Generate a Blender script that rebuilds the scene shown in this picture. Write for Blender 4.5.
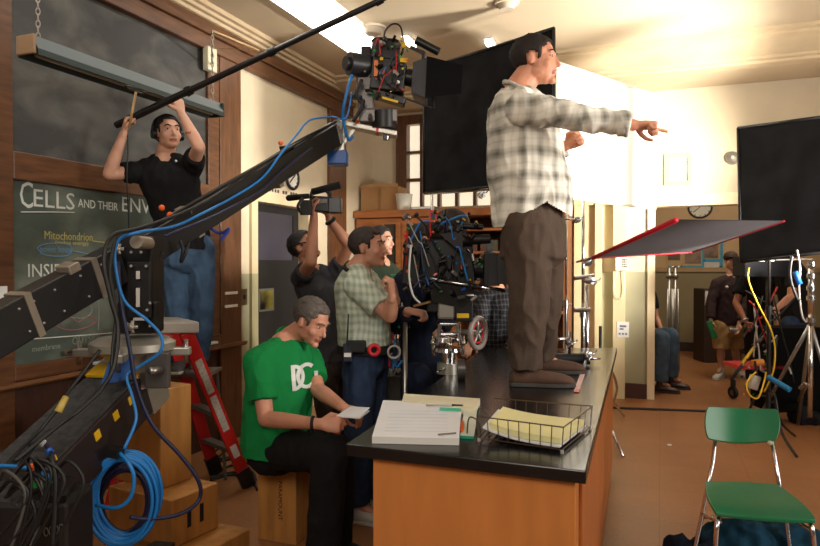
import bpy, bmesh, math, random
from mathutils import Vector, Matrix, noise
random.seed(7)
V = Vector
SC = bpy.context.scene
COL = SC.collection
for o in list(bpy.data.objects): bpy.data.objects.remove(o)
# ---------------------------------------------------------------- camera
F = 660.0; EYE = 1.56; PITCH = 0.0136; TH = math.radians(20.8)
cam_d = bpy.data.cameras.new('camera'); cam = bpy.data.objects.new('camera', cam_d); COL.objects.link(cam)
cam.location = (0, 0, EYE); cam.rotation_euler = (math.pi/2 - PITCH, 0, TH)   # world axes follow the room's walls
cam_d.sensor_width = 36; cam_d.lens = F/820*36; cam_d.clip_start = 0.05; cam_d.clip_end = 100
cam_d.dof.use_dof = True; cam_d.dof.focus_distance = 3.5; cam_d.dof.aperture_fstop = 5.6
SC.camera = cam
CM = Matrix.Rotation(TH, 4, 'Z')          # directions given relative to the view -> world
def D(x, y, z=0): return CM @ V((x, y, z))
# ---------------------------------------------------------------- world, lights, exposure
def lin(c):
    return tuple((x/12.92 if x <= 0.04045 else ((x+0.055)/1.055)**2.4) for x in [v/255.0 for v in c])
w = bpy.data.worlds.new('world'); SC.world = w; w.use_nodes = True
w.node_tree.nodes['Background'].inputs[0].default_value = (1.0, 0.90, 0.78, 1)
w.node_tree.nodes['Background'].inputs[1].default_value = 0.10
def lamp(name, kind, loc, target, energy, color, size=1.0, size_y=None, spot=None, blend=.5):
    d = bpy.data.lights.new(name, kind); o = bpy.data.objects.new(name, d); COL.objects.link(o)
    loc = D(*loc); target = D(*target); o.location = loc
    o.rotation_euler = (V(target)-V(loc)).to_track_quat('-Z', 'Y').to_euler()
    d.energy = energy; d.color = color
    if kind == 'AREA':
        d.size = size
        if size_y: d.shape = 'RECTANGLE'; d.size_y = size_y
    else: d.shadow_soft_size = size
    if spot: d.spot_size = math.radians(spot); d.spot_blend = blend
    return o
lamp('right_fill_area', 'AREA', (5.6, 0.6, 2.3), (0.6, 3.6, 1.7), 165, (1.0, .93, .84), 3.2, 2.2)  # soft area light added off to the right; no window is built there
lamp('film_lamp_on_board', 'SPOT', (3.9, 4.3, 1.9), (1.7, 6.4, 2.5), 1500, (1.0, .95, .86), .15, spot=85, blend=.6)
lamp('film_lamp_up', 'SPOT', (3.7, 3.4, .9), (1.7, 5.0, 3.7), 290, (1.0, .95, .88), .15, spot=100, blend=.5)
lamp('film_lamp_wall', 'SPOT', (3.9, 4.3, 2.3), (2.95, 6.9, 2.7), 520, (1.0, .86, .62), .1, spot=38, blend=.9)
lamp('added_actor_spot', 'SPOT', (3.3, 1.5, 2.6), (.66, 3.44, 1.9), 330, (1.0, .95, .88), .35, spot=36, blend=.7)  # unseen spot added only to brighten the person on the bench
lamp('soft_room_light', 'AREA', (-0.6, -0.8, 3.3), (-.5, 4.5, .8), 95, (1.0, .90, .78), 2.4, 1.6)
lamp('corner_light', 'AREA', (-2.0, 7.0, 3.5), (-2.9, 7.3, 2), 20, (1.0, .85, .65), 1.0)
lamp('hall_fill', 'AREA', (4.2, 8.6, 3.2), (4.5, 10.2, .6), 55, (1.0, .86, .66), 1.6)  # unseen area light added to brighten the hall and the person in the cap
SC.view_settings.view_transform = 'Standard'; SC.view_settings.look = 'None'
SC.view_settings.gamma = 1; SC.view_settings.use_curve_mapping = False
SC.view_settings.exposure = 0.0
# ---------------------------------------------------------------- pixel -> place
def ray(px, py):
    x = (px-410)/F; z = -(py-273)/F
    y2 = math.cos(PITCH)+math.sin(PITCH)*z; z2 = -math.sin(PITCH)+math.cos(PITCH)*z
    return D(x/y2, 1, z2/y2)
def P(px, py, t): return V((0, 0, EYE)) + ray(px, py)*t
def G(px, py, z=0.0):
    r = ray(px, py); return V((0, 0, EYE)) + r*((z-EYE)/r.z)
RM = Matrix.Identity(4)          # room axes: x along back wall, y along left wall
RI = RM.inverted()
def LW(px, py, u=-3.6):
    r = RI @ ray(px, py); t = u/r.x; return (r.y*t, EYE+r.z*t)
def BW(px, py, v=8.1):
    r = RI @ ray(px, py); t = v/r.y; return (r.x*t, EYE+r.z*t)
def R(u, v, z): return RM @ V((u, v, z))
# ---------------------------------------------------------------- materials
MATS = {}
def newmat(name):
    m = bpy.data.materials.new(name); m.use_nodes = True
    nt = m.node_tree; b = nt.nodes['Principled BSDF']; return m, nt, b
def mat(name, c, rough=.6, metal=0, var=.12, scale=6, bump=0.0, bscale=60, spec=.5, c2=None, coat=0, stretch=(1, 1, 1), emit=None, es=1, sheen=0):
    if name in MATS: return MATS[name]
    m, nt, b = newmat(name); N = nt.nodes; L = nt.links
    c = lin(c); tc = N.new('ShaderNodeTexCoord'); mp = N.new('ShaderNodeMapping'); L.new(tc.outputs['Object'], mp.inputs[0])
    mp.inputs['Scale'].default_value = stretch
    nz = N.new('ShaderNodeTexNoise'); nz.inputs['Scale'].default_value = scale; nz.inputs['Detail'].default_value = 5
    L.new(mp.outputs[0], nz.inputs['Vector'])
    cr = N.new('ShaderNodeValToRGB'); L.new(nz.outputs[0], cr.inputs[0])
    a = cr.color_ramp.elements
    lo = tuple(max(0, x*(1-var)) for x in c); hi = tuple(min(1, x*(1+var)) for x in c)
    if c2: hi = lin(c2)
    a[0].position = .3; a[1].position = .7
    a[0].color = (*lo, 1); a[1].color = (*hi, 1)
    L.new(cr.outputs[0], b.inputs['Base Color'])
    b.inputs['Roughness'].default_value = rough; b.inputs['Metallic'].default_value = metal
    b.inputs['Specular IOR Level'].default_value = spec
    if coat: b.inputs['Coat Weight'].default_value = coat; b.inputs['Coat Roughness'].default_value = .1
    if bump:
        n2 = N.new('ShaderNodeTexNoise'); n2.inputs['Scale'].default_value = bscale; n2.inputs['Detail'].default_value = 4
        L.new(mp.outputs[0], n2.inputs['Vector'])
        bp = N.new('ShaderNodeBump'); bp.inputs['Strength'].default_value = bump; bp.inputs['Distance'].default_value = .01
        L.new(n2.outputs[0], bp.inputs['Height']); L.new(bp.outputs[0], b.inputs['Normal'])
    if emit:
        b.inputs['Emission Color'].default_value = (*lin(emit), 1); b.inputs['Emission Strength'].default_value = es
    MATS[name] = m; return m
def skin(name, c):
    m = mat(name, c, .5, 0, .10, 14, .10, 90)
    b = m.node_tree.nodes['Principled BSDF']
    b.inputs['Subsurface Weight'].default_value = .12; b.inputs['Subsurface Radius'].default_value = (.02, .008, .004)
    return m
def twotone(name, ctop, cbot, zc, rough=.5):
    m, nt, b = newmat(name); N = nt.nodes; L = nt.links
    tc = N.new('ShaderNodeTexCoord'); sx = N.new('ShaderNodeSeparateXYZ'); L.new(tc.outputs['Object'], sx.inputs[0])
    gt = N.new('ShaderNodeMath'); gt.operation = 'GREATER_THAN'; gt.inputs[1].default_value = zc; L.new(sx.outputs[2], gt.inputs[0])
    nz = N.new('ShaderNodeTexNoise'); nz.inputs['Scale'].default_value = 2.2; nz.inputs['Detail'].default_value = 6; L.new(tc.outputs['Object'], nz.inputs['Vector'])
    mx = N.new('ShaderNodeMix'); mx.data_type = 'RGBA'; L.new(gt.outputs[0], mx.inputs[0])
    mx.inputs[6].default_value = (*lin(cbot), 1); mx.inputs[7].default_value = (*lin(ctop), 1)
    m2 = N.new('ShaderNodeMix'); m2.data_type = 'RGBA'; m2.blend_type = 'MULTIPLY'; m2.inputs[0].default_value = .35
    L.new(mx.outputs[2], m2.inputs[6]); L.new(nz.outputs[0], m2.inputs[7]); L.new(m2.outputs[2], b.inputs['Base Color'])
    b.inputs['Roughness'].default_value = rough; return m
def plaid(name, base, stripe, per=.075, amt=.7, sharp=3.0, fine=None, zoff=0):
    m, nt, b = newmat(name); N = nt.nodes; L = nt.links
    tc = N.new('ShaderNodeTexCoord'); sx = N.new('ShaderNodeSeparateXYZ'); L.new(tc.outputs['Object'], sx.inputs[0])
    nz = N.new('ShaderNodeTexNoise'); nz.inputs['Scale'].default_value = 5; L.new(tc.outputs['Object'], nz.inputs['Vector'])
    def M(op, a, c=None):
        n = N.new('ShaderNodeMath'); n.operation = op
        for i, x in enumerate((a, c)):
            if x is None: continue
            if isinstance(x, (int, float)): n.inputs[i].default_value = x
            else: L.new(x, n.inputs[i])
        return n.outputs[0]
    wob = M('MULTIPLY', M('SUBTRACT', nz.outputs[0], .5), .06)
    hx = M('ADD', M('ADD', sx.outputs[0], M('MULTIPLY', sx.outputs[1], .8)), wob)
    hz = M('ADD', sx.outputs[2], wob)
    def stripes(h, per, sharp):
        s = M('SINE', M('MULTIPLY', h, 2*math.pi/per)); s = M('MULTIPLY', M('ADD', s, 1), .5); return M('POWER', s, sharp)
    a = stripes(hx, per, sharp); c = stripes(hz, per*1.1, sharp)
    k = M('MULTIPLY', M('ADD', a, c), .5*amt)
    a2 = stripes(hx, per/3.0, 6); c2 = stripes(hz, per/3.0*1.1, 6)
    k = M('ADD', k, M('MULTIPLY', M('ADD', a2, c2), .12*amt))
    k = M('MINIMUM', k, 1.0)
    mx = N.new('ShaderNodeMix'); mx.data_type = 'RGBA'; L.new(k, mx.inputs[0])
    mx.inputs[6].default_value = (*lin(base), 1); mx.inputs[7].default_value = (*lin(stripe), 1)
    L.new(mx.outputs[2], b.inputs['Base Color']); b.inputs['Roughness'].default_value = .85; b.inputs['Specular IOR Level'].default_value = .2
    MATS[name] = m; return m
# ---------------------------------------------------------------- mesh builder (world coordinates)
class MB:
    def __init__(s, M=None): s.v = []; s.f = []; s.m = []; s.M = M; s.mi = 0
    def add(s, vs, fs):
        k = len(s.v)
        s.v += [(s.M @ V(p)) if s.M else V(p) for p in vs]
        s.f += [[i+k for i in f] for f in fs]; s.m += [s.mi]*len(fs); return s
    def box(s, lo, hi):
        e = .00035*((len(s.f)//6) % 9)
        x0, y0, z0 = [min(a, b)-e for a, b in zip(lo, hi)]; x1, y1, z1 = [max(a, b)+e for a, b in zip(lo, hi)]
        return s.add([(x0,y0,z0),(x1,y0,z0),(x1,y1,z0),(x0,y1,z0),(x0,y0,z1),(x1,y0,z1),(x1,y1,z1),(x0,y1,z1)],
                     [(0,3,2,1),(4,5,6,7),(0,1,5,4),(1,2,6,5),(2,3,7,6),(3,0,4,7)])
    def obox(s, c, x, y, z):       # centre and three half vectors
        c, x, y, z = V(c), V(x), V(y), V(z)
        return s.add([c-x-y-z, c+x-y-z, c+x+y-z, c-x+y-z, c-x-y+z, c+x-y+z, c+x+y+z, c-x+y+z],
                     [(0,3,2,1),(4,5,6,7),(0,1,5,4),(1,2,6,5),(2,3,7,6),(3,0,4,7)])
    def pbox(s, x0, y0, x1, y1, t, d, rot=0):  # box from a front rectangle seen at depth t, thickness d
        a = P(x0, y0, t); b = P(x1, y1, t); c = (a+b)/2 + D(0, d/2, 0); q = CM.to_3x3() @ Matrix.Rotation(rot, 3, 'Y')
        wd = abs(x1-x0)/F*t; hh = abs(b.z-a.z)
        return s.obox(c, q @ V((wd/2, 0, 0)), D(0, d/2, 0), q @ V((0, 0, hh/2)))
    def bar(s, p0, p1, w, h, up=(0, 0, 1)):
        p0, p1 = V(p0), V(p1); d = (p1-p0); x = d.cross(V(up)); x = x.normalized() if x.length > 1e-5 else V((1, 0, 0)); z = x.cross(d).normalized()
        return s.obox((p0+p1)/2, d/2, x*w/2, z*h/2)
    def ring(s, c, a, b, n): return [V(c)+V(a)*math.cos(2*math.pi*i/n)+V(b)*math.sin(2*math.pi*i/n) for i in range(n)]
    def loft(s, secs, n=20, cap=True):
        vs = []; fs = []
        for c, a, b in secs: vs += s.ring(c, a, b, n)
        for k in range(len(secs)-1):
            for i in range(n):
                j = (i+1) % n; fs.append((k*n+i, k*n+j, (k+1)*n+j, (k+1)*n+i))
        if cap: fs.append(tuple(range(n))[::-1]); fs.append(tuple((len(secs)-1)*n+i for i in range(n)))
        return s.add(vs, fs)
    def cyl(s, p0, p1, r0, r1=None, n=12):
        r1 = r0 if r1 is None else r1; p0, p1 = V(p0), V(p1); d = (p1-p0).normalized()
        a = d.orthogonal().normalized(); b = d.cross(a)
        return s.loft([(p0, a*r0, b*r0), (p1, a*r1, b*r1)], n)
    def ell(s, c, a, b, cc, n=16, m=10):
        c, a, b, cc = V(c), V(a), V(b), V(cc); vs = [c+cc]; fs = []
        for k in range(1, m):
            ph = math.pi*k/m
            for i in range(n):
                th = 2*math.pi*i/n; vs.append(c+cc*math.cos(ph)+(a*math.cos(th)+b*math.sin(th))*math.sin(ph))
        vs.append(c-cc); L = len(vs)-1
        for i in range(n):
            j = (i+1) % n; fs.append((0, 1+i, 1+j)); fs.append((L, 1+(m-2)*n+j, 1+(m-2)*n+i))
        for k in range(m-2):
            for i in range(n):
                j = (i+1) % n; fs.append((1+k*n+i, 1+(k+1)*n+i, 1+(k+1)*n+j, 1+k*n+j))
        return s.add(vs, fs)
    def sph(s, c, r, n=12, m=8): return s.ell(c, (r, 0, 0), (0, r, 0), (0, 0, r), n, m)
    def caps(s, pts, rs, n=14):        # chain of rounded tapered segments
        for i in range(len(pts)-1):
            s.cyl(pts[i], pts[i+1], rs[i], rs[i+1], n); s.sph(pts[i], rs[i]*.995, n, 8)
        s.sph(pts[-1], rs[-1]*.995, n, 8); return s
    def tube(s, pts, r, n=6, sub=6, closed=False):
        pts = [V(p) for p in pts]; q = []
        if len(pts) > 2 and sub > 1:
            for i in range(len(pts)-1):
                p0 = pts[max(i-1, 0)]; p1 = pts[i]; p2 = pts[i+1]; p3 = pts[min(i+2, len(pts)-1)]
                for k in range(sub):
                    u = k/sub; q.append(.5*((2*p1)+(p2-p0)*u+(2*p0-5*p1+4*p2-p3)*u*u+(3*p1-p0-3*p2+p3)*u**3))
            q.append(pts[-1])
        else: q = pts
        secs = []; a = None
        for i, p in enumerate(q):
            d = (q[min(i+1, len(q)-1)]-q[max(i-1, 0)]).normalized()
            a = (a - d*a.dot(d)) if a else d.orthogonal()
            a = a.normalized() if a.length > 1e-5 else d.orthogonal().normalized()
            secs.append((p, a*r, d.cross(a)*r))
        return s.loft(secs, n)
    def torus(s, c, ax, R_, r, n=28, m=8, sx=1, sy=1, a0=None):
        ax = V(ax).normalized(); a = V(a0).normalized() if a0 else ax.orthogonal().normalized(); b = ax.cross(a); vs = []; fs = []; c = V(c)
        for i in range(n):
            th = 2*math.pi*i/n; d = a*math.cos(th)*sx+b*math.sin(th)*sy
            for j in range(m):
                ph = 2*math.pi*j/m; vs.append(c+d*(R_+r*math.cos(ph))+ax*r*math.sin(ph))
        for i in range(n):
            for j in range(m):
                i2 = (i+1) % n; j2 = (j+1) % m; fs.append((i*m+j, i2*m+j, i2*m+j2, i*m+j2))
        return s.add(vs, fs)
    def prism(s, pts, d):             # polygon (3D points) pushed along d
        n = len(pts); pts = [V(p) for p in pts]; d = V(d)
        return s.add(pts+[p+d for p in pts], [tuple(range(n))[::-1], tuple(range(n, 2*n))]+[(i, (i+1) % n, (i+1) % n+n, i+n) for i in range(n)])
    def profile(s, pts, e0, e1, pos):  # 2D profile swept between two values; pos(a,b,e)->3D
        n = len(pts); vs = [pos(a, b, e0) for a, b in pts]+[pos(a, b, e1) for a, b in pts]
        return s.add(vs, [tuple(range(n))[::-1], tuple(range(n, 2*n))]+[(i, (i+1) % n, (i+1) % n+n, i+n) for i in range(n)])
OFF = {}
def mkmesh(name, mb, off=V((0, 0, 0))):
    me = bpy.data.meshes.new(name); me.from_pydata([tuple(p-off) for p in mb.v], [], mb.f)
    for i, p in enumerate(me.polygons): p.material_index = mb.m[i]
    bm = bmesh.new(); bm.from_mesh(me); bmesh.ops.recalc_face_normals(bm, faces=bm.faces); bm.to_mesh(me); bm.free()
    return me
def thing(name, label, cat, loc, group=None, rz=0):
    o = bpy.data.objects.new(name, None); COL.objects.link(o); o.location = loc; o.rotation_euler = (0, 0, rz)
    o['label'] = label; o['category'] = cat; o.empty_display_size = .1
    if group: o['group'] = group
    OFF[o] = V(loc) if rz == 0 else None
    return o
def part(name, mb, m, parent=None, smooth=False, bevel=0, label=None, kind=None, local=False, auto=False):
    off = V((0, 0, 0))
    if parent is not None and not local and OFF.get(parent) is not None: off = OFF[parent]
    me = mkmesh(name, mb, off); o = bpy.data.objects.new(name, me); COL.objects.link(o)
    for mm in (m if isinstance(m, (list, tuple)) else [m]): me.materials.append(mm)
    if parent is not None: o.parent = parent; OFF[o] = OFF.get(parent)
    if smooth:
        for p in me.polygons: p.use_smooth = True
        if auto: me.set_sharp_from_angle(angle=math.radians(40))
    if bevel:
        b = o.modifiers.new('bevel', 'BEVEL'); b.width = bevel; b.segments = 2; b.limit_method = 'ANGLE'
    if label: o['label'] = label
    if kind: o['kind'] = kind
    return o
def single(name, label, cat, mb, m, group=None, smooth=False, bevel=0, kind=None, auto=False):
    n = V((0, 0, 0))
    for p in mb.v: n += p
    n /= len(mb.v); n.z = min(p.z for p in mb.v)
    me = mkmesh(name, mb, n); o = bpy.data.objects.new(name, me); COL.objects.link(o); o.location = n
    for mm in (m if isinstance(m, (list, tuple)) else [m]): me.materials.append(mm)
    if smooth:
        for p in me.polygons: p.use_smooth = True
        if auto: me.set_sharp_from_angle(angle=math.radians(40))
    if bevel:
        b = o.modifiers.new('bevel', 'BEVEL'); b.width = bevel; b.segments = 2; b.limit_method = 'ANGLE'
    o['label'] = label; o['category'] = cat
    if group: o['group'] = group
    if kind: o['kind'] = kind
    return o
def struct(name, mb, m, parent=None, bevel=0, smooth=False):
    o = part(name, mb, m, parent, bevel=bevel, smooth=smooth)
    if parent is None: o['kind'] = 'structure'
    return o
def text_mesh(name, s, size, M, m, parent, extr=.001, align='LEFT', xs=1.0):
    cu = bpy.data.curves.new(name, 'FONT'); cu.body = s; cu.size = size; cu.extrude = extr; cu.align_x = align; cu.resolution_u = 2
    t = bpy.data.objects.new(name, cu); COL.objects.link(t)
    bpy.context.view_layer.update()
    me = bpy.data.meshes.new_from_object(t.evaluated_get(bpy.context.evaluated_depsgraph_get()))
    bpy.data.objects.remove(t)
    me.transform(M @ Matrix.Diagonal((xs, 1, 1, 1)))
    off = OFF.get(parent)
    if off: me.transform(Matrix.Translation(-off))
    o = bpy.data.objects.new(name, me); COL.objects.link(o); me.materials.clear(); me.materials.append(m); o.parent = parent; OFF[o] = off
    return o
def basis(o, x, y, z=None):
    x = V(x).normalized(); y = V(y).normalized(); z = x.cross(y).normalized()
    M = Matrix.Identity(4)
    for i in range(3): M[i][0] = x[i]; M[i][1] = y[i]; M[i][2] = z[i]; M[i][3] = o[i]
    return M
def copy_tree(o, parent=None):
    c = o.copy(); COL.objects.link(c)
    if parent: c.parent = parent
    for ch in [x for x in bpy.data.objects if x.parent == o]: copy_tree(ch, c)
    return c
# ================================================================ the room
cream = twotone('cream_wall_paint', (224, 208, 178), (178, 172, 140), 1.47)
ceil_m = mat('ceiling_plaster', (196, 178, 150), .7, 0, .04, 3)
wood_d = mat('dark_trim_wood', (92, 58, 34), .4, 0, .35, 5, .05, 40, stretch=(6, 6, 1))
wood_dh = mat('dark_trim_wood_long', (92, 58, 34), .4, 0, .35, 5, .05, 40, stretch=(1, 1, 7))
wood_o = mat('orange_cabinet_wood', (158, 96, 52), .4, 0, .25, 4, .04, 40, stretch=(1, 1, 5))
wood_v = mat('dark_wainscot_wood', (62, 36, 24), .5, 0, .3, 6, .05, 40, stretch=(7, 7, 1))
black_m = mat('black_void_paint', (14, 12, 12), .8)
def floor_mat():
    m, nt, b = newmat('brown_linoleum'); N = nt.nodes; L = nt.links
    tc = N.new('ShaderNodeTexCoord'); mp = N.new('ShaderNodeMapping'); L.new(tc.outputs['Object'], mp.inputs[0]); 
    br = N.new('ShaderNodeTexBrick'); br.offset = 0; br.inputs['Scale'].default_value = 1.0; br.inputs['Brick Width'].default_value = .61; br.inputs['Row Height'].default_value = .61
    br.inputs['Mortar Size'].default_value = .003
    br.inputs['Color1'].default_value = (*lin((150, 102, 64)), 1); br.inputs['Color2'].default_value = (*lin((144, 97, 60)), 1); br.inputs['Mortar'].default_value = (*lin((128, 84, 50)), 1)
    L.new(mp.outputs[0], br.inputs['Vector'])
    nz = N.new('ShaderNodeTexNoise'); nz.inputs['Scale'].default_value = 45; nz.inputs['Detail'].default_value = 6; L.new(tc.outputs['Object'], nz.inputs['Vector'])
    n2 = N.new('ShaderNodeTexNoise'); n2.inputs['Scale'].default_value = 2.0; n2.inputs['Detail'].default_value = 5; L.new(tc.outputs['Object'], n2.inputs['Vector'])
    mx = N.new('ShaderNodeMix'); mx.data_type = 'RGBA'; mx.blend_type = 'MULTIPLY'; mx.inputs[0].default_value = .55; L.new(br.outputs[0], mx.inputs[6])
    ad = N.new('ShaderNodeMath'); ad.operation = 'ADD'; L.new(nz.outputs[0], ad.inputs[0]); L.new(n2.outputs[0], ad.inputs[1])
    L.new(ad.outputs[0], mx.inputs[7]); L.new(mx.outputs[2], b.inputs['Base Color']); b.inputs['Roughness'].default_value = .42
    return m
UL, VB, ZC, ZS = -3.6, 8.1, 3.7, 3.54
struct('floor', MB(RM).box((UL-.3, -2.5, -.1), (6.5, 13.2, 0)), floor_mat())
struct('ceiling', MB(RM).box((UL-.3, -2.5, ZC), (6.5, 13.2, ZC+.1)), ceil_m)
struct('ceiling_soffit', MB(RM).box((UL, 7.3, ZS), (6.5, VB, ZC-.001)), ceil_m)
beam = [(6.72, ZC), (6.72, ZC-.03), (6.80, ZC-.03), (6.80, ZC-.055), (6.86, ZC-.06), (7.16, ZC-.12), (7.20, ZC-.125), (7.20, ZC-.15), (7.26, ZC-.155), (7.26, ZC-.18), (7.42, ZC-.18), (7.42, ZC)]
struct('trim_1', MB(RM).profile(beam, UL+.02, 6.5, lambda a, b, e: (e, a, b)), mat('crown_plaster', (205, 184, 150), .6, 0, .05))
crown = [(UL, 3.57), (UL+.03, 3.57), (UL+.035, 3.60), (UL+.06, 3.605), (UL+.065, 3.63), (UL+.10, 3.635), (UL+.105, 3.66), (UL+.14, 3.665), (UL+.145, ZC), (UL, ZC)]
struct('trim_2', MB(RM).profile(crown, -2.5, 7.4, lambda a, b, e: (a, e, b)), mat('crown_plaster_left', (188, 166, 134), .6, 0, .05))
# left wall with door opening v 5.33..6.32, z 0..2.17
D0, D1, DZ = 5.33, 6.32, 2.17
wl = MB(RM); wl.box((UL-.2, -2.5, 0), (UL, D0, ZC)); wl.box((UL-.2, D1, 0), (UL, VB+.2, ZC)); wl.box((UL-.2, D0, DZ), (UL, D1, ZC))
struct('wall_left', wl, cream)
# back wall: window opening and doorway
wu0, wz0 = BW(404, 122); wu1 = BW(512, 150)[0]; wz0 = 2.3; wz1 = 3.38
du0 = BW(653, 300)[0]; du1 = BW(850, 300)[0]; dz = BW(653, 204)[1]
wb = MB(RM)
wb.box((UL-.2, VB, 0), (wu0, VB+.2, ZC)); wb.box((wu0, VB, 0), (wu1, VB+.2, wz0)); wb.box((wu0, VB, wz1), (wu1, VB+.2, ZC))
wb.box((wu1, VB, 0), (du0, VB+.2, ZC)); wb.box((du0, VB, dz), (du1, VB+.2, ZC)); wb.box((du1, VB, 0), (6.5, VB+.2, ZC))
struct('wall_back', wb, cream)
# hall
hall = twotone('hall_wall_paint', (214, 180, 134), (148, 134, 98), 1.42)
struct('wall_hall', MB(RM).box((UL, 12.8, 0), (6.5, 13.0, ZC)), hall)
struct('wall_hall_left', MB(RM).box((du0-1.2, VB+.2, 0), (du0-1.0, 12.8, ZC)), hall)
struct('trim_3', MB(RM).box((du0-1.0, 12.76, 1.42), (6.4, 12.8, 1.5)), mat('hall_rail_wood', (170, 140, 100), .5))
struct('baseboard_hall', MB(RM).box((du0-1.0, 12.76, 0), (6.4, 12.8, .16)), mat('hall_baseboard', (52, 32, 24), .5))
# doorway trim, header
tm = mat('doorway_trim_paint', (230, 212, 176), .5, 0, .05)
dt = MB(RM); dt.box((du0-.06, VB-.035, 0), (du0+.02, VB+.2, dz+.1)); dt.box((du0-.06, VB-.035, dz-.03), (du1+.06, VB+.2, dz+.1)); dt.box((du1-.02, VB-.035, 0), (du1+.06, VB+.2, dz+.1))
struct('trim_4', dt, tm)
b0 = BW(612, 300)[0]
struct('baseboard_back', MB(RM).box((b0, VB-.03, 0), (du0-.06, VB, .17)), mat('brown_baseboard', (70, 38, 28), .5))
# pilaster and panelled section to the left of the doorway
pl = MB(RM)
p0 = BW(574, 300, 8.0)[0]; p1 = BW(598, 300, 8.0)[0]; p2 = BW(626, 300, 8.0)[0]
pl.box((p0, 8.0, 0), (p1-.03, VB, 2.3)); pl.box((p1-.03, 7.93, 0), (p1+.04, VB, 2.32)); pl.box((p1+.30, 7.99, 0), (b0+.02, VB, 2.32)); pl.box((p0, 7.95, 2.25), (b0+.02, VB, 2.32))
struct('trim_5', pl, mat('painted_panel', (214, 200, 158), .5, 0, .06))
# window on the back wall
pane = mat('frosted_lit_pane', (240, 225, 195), .4, emit=(255, 240, 212), es=.85)
wf = MB(RM); wt = .05
wf.box((wu0-.10, VB-.04, wz0), (wu0+.05, VB+.1, wz1+.1)); wf.box((wu0-.10, VB-.04, wz1), (wu1+.1, VB+.1, wz1+.12)); wf.box((wu1-.03, VB-.04, wz0), (wu1+.1, VB+.1, wz1+.1))
for k in range(1, 6):
    a = wu0+(wu1-wu0)*k/6; wf.box((a-.018, VB-.0, wz0), (a+.018, VB+.08, wz1))
for k in range(1, 3):
    a = wz0+(wz1-wz0)*k/3; wf.box((wu0, VB, a-.018), (wu1, VB+.08, a+.018))
wfo = struct('window_1', wf, wood_d)
part('window_pane', MB(RM).box((wu0+.03, VB+.09, wz0), (wu1-.02, VB+.1, wz1)), pane, wfo)
# wood posts and rails of the left wall
UW = UL+.05
po = MB(RM)
po.box((UL, 4.747, 0), (UW, 5.05, 3.36)); struct('trim_6', po, wood_d, bevel=.006)
struct('trim_7', MB(RM).box((UL, 6.785, 0), (UW, 7.19, 3.36)), wood_d, bevel=.006)
hd = MB(RM); hd.box((UL, -2.5, 3.345), (UW+.02, 7.35, 3.47)); hd.box((UL, -2.5, 3.47), (UW+.05, 7.35, 3.57)); struct('trim_8', hd, wood_dh, bevel=.008)
fr = MB(RM)
fr.box((UL, 4.60, .86), (UW-.01, 4.747, 3.345)); fr.box((UL, 2.45, .0), (UW, 2.80, 3.345))
fr.box((UL, 2.80, 2.06), (UW, 4.60, 2.225)); fr.box((UL, 2.80, .865), (UW, 4.747, .955)); fr.box((UL, -2.5, 2.06), (UW, 2.45, 2.225)); fr.box((UL, -2.5, .865), (UW, 2.45, .955))
struct('trim_9', fr, wood_dh, bevel=.006)
struct('trim_10', MB(RM).box((UL, -2.5, 0), (UL+.02, 4.747, .865)), wood_v)
led = [(UL, .835), (UL+.11, .835), (UL+.13, .85), (UL+.13, .872), (UL+.115, .872), (UL+.10, .862), (UL+.03, .862), (UL, .865)]
struct('trim_11', MB(RM).profile(led, -2.5, 5.02, lambda a, b, e: (a, e, b)), mat('chalk_ledge_wood', (112, 74, 44), .5, 0, .25, 6, stretch=(1, 1, 6)))
# vents/handle slot in the rail, wall switch, little white plates on the post
sl = thing('drawer_pull', 'small oval metal pull set in the wooden rail under the chalkboard', 'handle', R(UW, *[3.08, .90]))
v_, z_ = LW(71, 352, UW)
sl.location = R(UW, v_, z_); OFF[sl] = V(sl.location)
part('plate', MB(RM).box((UW, v_-.05, z_-.016), (UW+.006, v_+.05, z_+.016)), mat('worn_brass', (120, 104, 78), .4, .8), sl, bevel=.004)
part('slot', MB(RM).box((UW+.006, v_-.03, z_-.007), (UW+.008, v_+.03, z_+.007)), black_m, sl)
for (a, b_, nm, lb) in ((231, 293, 'wall_plate', 'upper of two small white metal strips on the wooden post'), (231, 306, 'wall_plate', 'lower of two small white metal strips on the wooden post')):
    v_, z_ = LW(a, b_, UW)
    single(nm, lb, 'wall plate', MB(RM).box((UW, v_-.09, z_-.012), (UW+.008, v_+.09, z_+.012)), mat('white_metal_strip', (225, 220, 205), .4), bevel=.002)
v_, z_ = LW(243.5, 297, UL)
o = thing('light_switch', 'brass light switch plate on the cream wall beside the dark door', 'light switch', R(UL, v_, z_))
part('plate', MB(RM).box((UL, v_-.05, z_-.075), (UL+.008, v_+.05, z_+.075)), mat('worn_brass', (120, 104, 78), .4, .8), o, bevel=.003)
part('toggle', MB(RM).box((UL+.008, v_-.012, z_-.02), (UL+.022, v_+.012, z_+.02)), mat('dark_toggle', (60, 50, 40)), o)
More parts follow.
